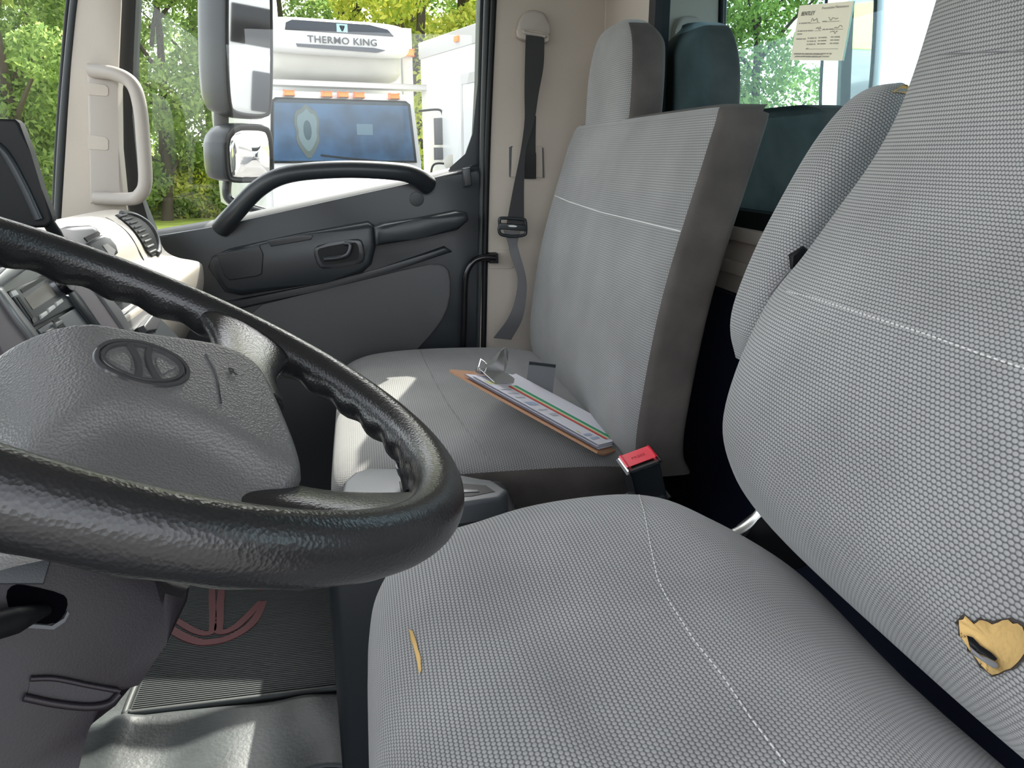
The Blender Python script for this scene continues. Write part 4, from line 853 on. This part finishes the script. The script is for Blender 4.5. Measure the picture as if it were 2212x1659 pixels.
tslab('dash_card', ((0.16, hm - 0.02), (0.38, hm - 0.02), (0.38, hm + 0.12), (0.16, hm + 0.12)), 0.016, 0.004, 'trailer_grey')
# cargo box behind the cab with the refrigeration unit on its nose
bt = zh(78) + 0.35
tslab('cargo_box', ((-1.05, 1.0), (-1.05, bt), (1.42, bt), (1.42, 1.0)), -1.4, 6.0, 'truck_white', bev=0.03)
tslab('corner_post', ((1.26, 1.0), (1.26, bt + 0.01), (1.435, bt + 0.01), (1.435, 1.0)), -1.36, 0.2, 'trailer_grey', bev=0.03)
box('corner_lamp', TP(1.36, bt - 0.34, -1.33), TD, TF, Z3, 0.07, 0.05, 0.045, 'amber', tk, 0.015)
ry = 12.1; zr = lambda v: onY(740, v, ry).z - ZG
u0, u1 = zr(178), zr(52)
UO = 0.17
def prow(d, w0, lo, hi, e=5): return [TP(UO + w0 * sgp(math.cos(t), 2 / e), (lo + hi) / 2 + (hi - lo) / 2 * sgp(math.sin(t), 2 / e), d) for t in [k * 2 * math.pi / 48 for k in range(48)]]
mid_ = zr(118)
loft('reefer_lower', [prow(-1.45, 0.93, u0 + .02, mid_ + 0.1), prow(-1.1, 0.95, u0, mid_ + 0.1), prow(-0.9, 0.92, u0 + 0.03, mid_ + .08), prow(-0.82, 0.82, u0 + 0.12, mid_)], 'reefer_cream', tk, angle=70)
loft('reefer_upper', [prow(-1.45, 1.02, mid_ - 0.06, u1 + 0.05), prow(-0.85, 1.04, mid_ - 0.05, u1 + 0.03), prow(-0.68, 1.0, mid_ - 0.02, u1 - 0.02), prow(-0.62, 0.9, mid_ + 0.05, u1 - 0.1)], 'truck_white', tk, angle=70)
gt, gb_ = zr(62), zr(80)
gl_ = tslab('upper_grille', ((UO - 0.75, gb_), (UO - 0.73, gt - 0.02), (UO - 0.65, gt + 0.02), (UO + 0.4, gt + 0.02), (UO + 0.66, gt - 0.02), (UO + 0.75, gb_ - 0.0)), -0.598, 0.03, 'truck_grille', bev=0.008)
tslab('lower_grille', ((UO - 0.6, zr(113)), (UO - 0.62, zr(107)), (UO + 0.45, zr(107)), (UO + 0.62, zr(111)), (UO + 0.5, zr(117))), -0.604, 0.03, 'truck_grille')
tslab('grille_badge', ((UO - 0.06, gb_ + 0.01), (UO - 0.06, gt + 0.005), (UO + 0.09, gt + 0.005), (UO + 0.09, gb_ + 0.01)), -0.59, 0.02, 'logo_teal', gl_)
tslab('badge_mark', ((UO - 0.02, gt - 0.015), (UO + 0.05, gt - 0.015), (UO + 0.05, gt - 0.03), (UO + 0.024, gt - 0.03), (UO + 0.024, gb_ + 0.02), (UO + 0.006, gb_ + 0.02), (UO + 0.006, gt - 0.03), (UO - 0.02, gt - 0.03)), -0.584, 0.01, 'letter_black', gl_)
text('brand_lettering', 'THERMO KING', TP(UO + 0.02, zr(103), -0.60), TD, Z3, 0.125, 'letter_black', tk, 0.006, 'CENTER', wide=1.1, bold=0.001)
box('tread_bar', TP(UO, zr(190), -0.55), TD, TF, Z3, 1.22, 0.16, 0.035, 'alu_tread', tk, 0.01)
for sg in (1,):
    m0 = TP(1.05, zh(236), 0.0)
    tube('mirror_bracket', [m0, TP(1.25, zh(233), 0.15), TP(1.33, zh(237), 0.15), TP(1.35, zh(252), 0.15)], 0.015, 'black', tk, n=8)
    tslab('mirror_head', ((1.24, zh(312)), (1.24, zh(252)), (1.42, zh(250)), (1.42, zh(311))), 0.17, 0.1, 'charcoal_soft', bev=0.02)
    tslab('mirror_head', ((1.23, zh(346)), (1.23, zh(318)), (1.42, zh(318)), (1.42, zh(344))), 0.17, 0.1, 'charcoal_soft', bev=0.02)
    box('mirror_marker', TP(1.36, zh(282), 0.18), TD, TF, Z3, 0.018, 0.01, 0.04, 'amber', tk, 0.006)
    cc = TP(1.33, zh(352), 0.5); loft('spot_mirror', [[cc + TF * d + (TD * math.cos(a) + Z3 * math.sin(a)) * r for a in [k * math.pi / 12 for k in range(24)]] for d, r in ((-0.05, 0.03), (-0.03, 0.09), (0.0, 0.11), (0.01, 0.10))], 'reefer_cream', tk)
    tube('mirror_bracket', [TP(1.05, zh(390), 0.4), TP(1.10, zh(356), 0.42), TP(1.30, zh(354), 0.48)], 0.014, 'black', tk, n=8)
for a in (-0.85, 0.85):
    for d in (0.5, -5.5):
        rings = [[TP(a + q_, 0.5 + 0.5 * math.sin(t) * r, d + 0.5 * math.cos(t) * r) for t in [k * math.pi / 16 for k in range(32)]] for q_, r in ((-0.14, 0.6), (-0.14, 0.97), (-0.1, 1), (0.1, 1), (0.14, 0.97), (0.14, 0.6))]
        loft('wheel', rings, 'black', tk)

# ================================================================== white trailer to its right
q0, q1 = onY(907, 112, 12.0), onY(1075, 52, 9.6)
q1.z = q0.z + (q1.z - q0.z) * 1.0; zt_ = (q0.z + q1.z) / 2
dq = (q1 - q0); dq.z = 0; dq.normalize(); nq = Vector((-dq.y, dq.x, 0)); nq = nq if nq.y > 0 else -nq
q0 = Vector((q0.x, q0.y, 0)); qs = lambda a, z, k=0.0: q0 + dq * a + Z3 * z - nq * k
LQ = (Vector((onY(1085, 52, 9.5).x, 9.5, 0)) - q0).length
tr = thing('box_trailer', Vector((q0.x, q0.y, ZG)), 'white box trailer with grey roof rail beyond the truck', 'trailer')
def zat(u, v, a): # height where the pixel ray meets the trailer side
    p = onP(u, v, q0, nq); return p.z
zA = zat(960, 92, 0); 
slab('trailer_side', [qs(0, zA - 0.05), qs(LQ, zA - 0.05), qs(LQ, ZG + 1.1), qs(0, ZG + 1.1)], nq * 2.5, 'truck_white', tr, 0.02)
slab('roof_rail', [qs(-0.02, zA + 0.10, 0.015), qs(LQ, zA + 0.10, 0.015), qs(LQ, zA - 0.12, 0.015), qs(-0.02, zA - 0.12, 0.015)], nq * 2.52, 'trailer_grey', tr, 0.01)
pm = onP(986, 84, q0 - nq * 0.03, nq); box('marker_lamp', pm, dq, nq, Z3, 0.06, 0.02, 0.035, 'amber', tr, 0.01)
d0, d1 = onP(998, 182, q0 - nq * 0.01, nq), onP(1030, 182, q0 - nq * 0.01, nq); zt2 = d0.z
for (a, b, z0_, z1_) in (((d0 - q0).dot(dq) - 0.05, (d0 - q0).dot(dq), ZG + 1.1, zt2), ((d1 - q0).dot(dq), (d1 - q0).dot(dq) + 0.05, ZG + 1.1, zt2), ((d0 - q0).dot(dq) - 0.05, (d1 - q0).dot(dq) + 0.05, zt2, zt2 + 0.12)):
    slab('door_frame', [qs(a, z1_, 0.012), qs(b, z1_, 0.012), qs(b, z0_, 0.012), qs(a, z0_, 0.012)], nq * 0.02, 'trailer_grey', tr)
for a in (1.0, 2.2):
    rings = [[qs(a + 0.5 * math.cos(t) * r, ZG + 0.5 + 0.5 * math.sin(t) * r, k_) for t in [k * math.pi / 16 for k in range(32)]] for k_, r in ((-0.05, 0.5), (-0.05, 1), (-0.3, 1), (-0.3, 0.5))]
    loft('wheel', rings, 'black', tr)
abox_ = slab('landing_gear', [qs(4, ZG + 1.1, -0.5), qs(4.2, ZG + 1.1, -0.5), qs(4.2, ZG, -0.5), qs(4, ZG, -0.5)], nq * 0.2, 'trailer_grey', tr)

# ================================================================== this truck's own cargo box behind the cab, and a parked box truck seen in the mirrors
bt2 = thing('box_truck', (15, 2.9, ZG), 'white box truck parked behind, seen only in the side mirrors', 'truck')
abox('cargo_box', (15.2, 1.7, ZG + 1.1), (21.5, 4.1, ZG + 3.9), 'truck_white', bt2, 0.03)
abox('cab_shell', (13.2, 1.8, ZG + 1.0), (15.0, 4.0, ZG + 2.75), 'truck_white', bt2, 0.12, 3)
abox('windscreen', (13.18, 1.95, ZG + 1.85), (13.25, 3.85, ZG + 2.5), 'black_gloss', bt2, 0.03)
abox('bonnet', (12.0, 1.95, ZG + 0.75), (13.3, 3.85, ZG + 1.75), 'truck_white', bt2, 0.15, 3)
abox('grille', (11.97, 2.35, ZG + 0.85), (12.1, 3.45, ZG + 1.5), 'truck_grille', bt2, 0.03)
abox('bumper', (11.85, 1.85, ZG + 0.4), (12.1, 3.95, ZG + 0.75), 'trailer_grey', bt2, 0.04)
abox('under_rail', (12.2, 2.2, ZG + 0.7), (21.4, 3.6, ZG + 1.1), 'truck_grille', bt2)
for x in (12.8, 19.5):
    for y_ in (1.95, 3.85):
        rings = [[Vector((x + 0.48 * math.cos(t) * r, y_ + q_, ZG + 0.48 + 0.48 * math.sin(t) * r)) for t in [k * math.pi / 16 for k in range(32)]] for q_, r in ((-0.14, 0.6), (-0.14, 0.97), (-0.1, 1), (0.1, 1), (0.14, 0.97), (0.14, 0.6))]
        loft('wheel', rings, 'black', bt2)

# ================================================================== trees, reeds
def leaves(name, centres, radii, n, size, m, parent, seed, flat=0.8, droop=0.0):
    rg = np.random.default_rng(seed); C = np.array(centres); Rr = np.array(radii)
    idx = rg.choice(len(C), n, p=(Rr ** 2) / (Rr ** 2).sum()); d = rg.normal(size=(n, 3)); d /= np.linalg.norm(d, axis=1)[:, None]
    r = Rr[idx] * rg.uniform(0.45, 1.0, n) ** 0.6; P = C[idx] + d * r[:, None] * np.array([1, 1, flat])
    a = rg.normal(size=(n, 3)); a /= np.linalg.norm(a, axis=1)[:, None]; a[:, 2] -= droop
    b = np.cross(a, rg.normal(size=(n, 3))); b /= np.linalg.norm(b, axis=1)[:, None]; s = size * rg.uniform(0.6, 1.3, n)[:, None]
    V = np.stack([P - a * s, P + b * s * 0.45, P + a * s, P - b * s * 0.45], 1).reshape(-1, 3)
    me = bpy.data.meshes.new(name); me.vertices.add(4 * n); me.loops.add(4 * n); me.polygons.add(n)
    o = bpy.data.objects.new(name, me); COL.objects.link(o); reg(o, parent); off = np.array(OFF[o])
    me.vertices.foreach_set('co', (V - off).ravel()); me.loops.foreach_set('vertex_index', np.arange(4 * n)); me.polygons.foreach_set('loop_start', np.arange(n) * 4)
    me.polygons.foreach_set('loop_total', np.full(n, 4)); me.materials.append(MB(m)); me.update(calc_edges=True); me.validate(); return o
def tree(name, x, y, h, w, m, seed, label, n=9000, size=0.17, low=0.25, gap=1.0, group=None):
    rg = random.Random(seed); t = thing(name, (x, y, ZG), label, 'tree', group)
    top = Vector((x + rg.uniform(-.4, .4), y, ZG + h)); base = Vector((x, y, ZG)); r0 = 0.035 * h * 0.5
    tube('trunk', [base, base.lerp(top, 0.3) + Vector((rg.uniform(-.2, .2), 0, 0)), base.lerp(top, 0.6) + Vector((rg.uniform(-.3, .3), 0, 0)), base.lerp(top, 0.9)], lambda q_: r0 * (1 - 0.85 * q_), 'bark', t, n=8, sm=4)
    C, Rr = [], []
    for k in range(16):
        f = low + (1 - low) * (k + rg.random()) / 16; an_ = rg.uniform(0, 6.28); rad = w * math.sin(math.pi * min(0.97, 0.12 + 0.85 * (f - low) / (1 - low))) ** 0.7
        p0 = base.lerp(top, max(0.1, f - 0.15)); p1 = base.lerp(top, f) + Vector((math.cos(an_), math.sin(an_) * 0.8, 0.0)) * rad * rg.uniform(0.4, 0.85)
        tube('branch', [p0, p0.lerp(p1, 0.5) + Vector((0, 0, 0.1)), p1], lambda q_: r0 * 0.35 * (1 - 0.8 * q_) + 0.008, 'bark', t, n=5, sm=3)
        C.append(tuple(p1)); Rr.append(w * rg.uniform(0.28, 0.5) * gap)
    o = leaves('foliage', C, Rr, n, size, m, t, seed); o['kind'] = 'stuff'; return t
# (pixel x, depth Y, height, spread, leaf material, label, leaves)
TREES = [(-160, 20, 9.5, 3.2, 'leaf_green', 'tall green tree at the left edge of the windscreen view', 9000),
 (40, 20, 10.5, 3.0, 'leaf_green', 'tall tree seen through the windscreen left of the pillar', 13000),
 (110, 27, 12.0, 3.0, 'leaf_dark', 'dark tree seen just left of the windscreen pillar', 9000),
 (345, 26, 10.5, 3.4, 'leaf_green', 'broad tree seen between the pillar and the side mirror', 10000),
 (450, 33, 12.0, 3.8, 'leaf_dark', 'dark tree standing behind the side mirror', 9000),
 (620, 30, 11.5, 3.6, 'leaf_dark', 'green tree rising behind the refrigeration unit', 10000),
 (760, 27, 12.5, 3.8, 'leaf_green', 'tree directly above the truck roof', 12000),
 (900, 24, 12.5, 3.8, 'leaf_yellow', 'yellow-green tree above the white trailer', 15000),
 (1010, 26, 12.0, 3.6, 'leaf_yellow', 'yellow-green tree above the trailer beside the window frame', 12000)]
for i, (u, Y, h, w, m, lab, n) in enumerate(TREES):
    p = onY(u, 340, Y); tree('tree', p.x, p.y, h, w, m, 20 + i, lab, int(n * 2.6), 0.10 if Y > 22 else 0.085, 0.12, 0.85, 'trees beyond the yard')
for i, (x, y, h, w, m) in enumerate(((8.5, 19, 11, 3.2, 'leaf_dark'), (12.5, 17.5, 12, 3.4, 'leaf_green'), (15.5, 15.5, 11, 3.2, 'leaf_dark'), (17, 20.5, 12.5, 3.6, 'leaf_green'), (11, 24, 13, 3.6, 'leaf_dark'))):
    tree('tree', x, y, h, w, m, 80 + i, 'leafy tree seen through the rear window, ' + ('beside the headrest', 'left of the card', 'right of the card', 'behind the others on the right', 'behind the others on the left')[i], 22000, 0.10, 0.1, 0.85, 'trees behind the rear window')
for i, (u, Y, h, w, m) in enumerate(((300, 26.8, 1.5, 1.5, 'leaf_yellow'), (385, 27, 1.7, 1.5, 'leaf_green'), (470, 27.2, 1.5, 1.5, 'leaf_yellow'), (110, 26, 3.4, 2.0, 'leaf_yellow'), (20, 25, 3.4, 2.0, 'leaf_green'))):
    p = onY(u, 340, Y); b = thing('bush', (p.x, p.y, ZG), ('low yellowish bush under the trees right of the grab handle', 'green bush left of the convex mirror', 'yellowish bush behind the convex mirror', 'yellowish bush left of the pillar', 'green bush at the left edge behind the screen housing')[i], 'bush', 'bushes along the grass')
    C = [(p.x + random.Random(i * 9 + k).uniform(-w, w), p.y, ZG + random.Random(i * 7 + k).uniform(0.5, h - 0.3)) for k in range(9)]
    o = leaves('foliage', C, [0.8] * 9, 9000, 0.09, m, b, 90 + i); o['kind'] = 'stuff'
    tube('stem', [(p.x, p.y, ZG), (p.x, p.y, ZG + h * 0.6)], 0.03, 'bark', b, n=6, sm=0)
# reed bed
rg = np.random.default_rng(8); n = 9000; a0, a1 = onY(300, 340, 26.5), onY(560, 340, 26.5)
bx = rg.uniform(a0.x - 6, a1.x + 2, n); by = rg.uniform(28.2, 29.8, n) - 0.0; hh = rg.uniform(0.9, 2.4, n); lx = rg.normal(0, 0.25, n); w = rg.uniform(0.015, 0.035, n)
V = np.stack([np.stack([bx - w, by, np.full(n, ZG)], 1), np.stack([bx + w, by, np.full(n, ZG)], 1), np.stack([bx + w * .7 + lx * .3, by, ZG + hh * .6], 1), np.stack([bx + lx, by + 0.02, ZG + hh], 1), np.stack([bx - w * .7 + lx * .3, by, ZG + hh * .6], 1)], 1).reshape(-1, 3)
me = bpy.data.meshes.new('reed_bed'); me.vertices.add(5 * n); me.loops.add(5 * n); me.polygons.add(n)
me.vertices.foreach_set('co', V.ravel()); me.loops.foreach_set('vertex_index', np.arange(5 * n)); me.polygons.foreach_set('loop_start', np.arange(n) * 5); me.polygons.foreach_set('loop_total', np.full(n, 5))
me.materials.append(MATS['reed']); me.update(calc_edges=True); o = bpy.data.objects.new('reed_bed', me); COL.objects.link(o)
tag(o, 'tall yellow-green reeds at the edge of the grass', 'reeds', kind='stuff')
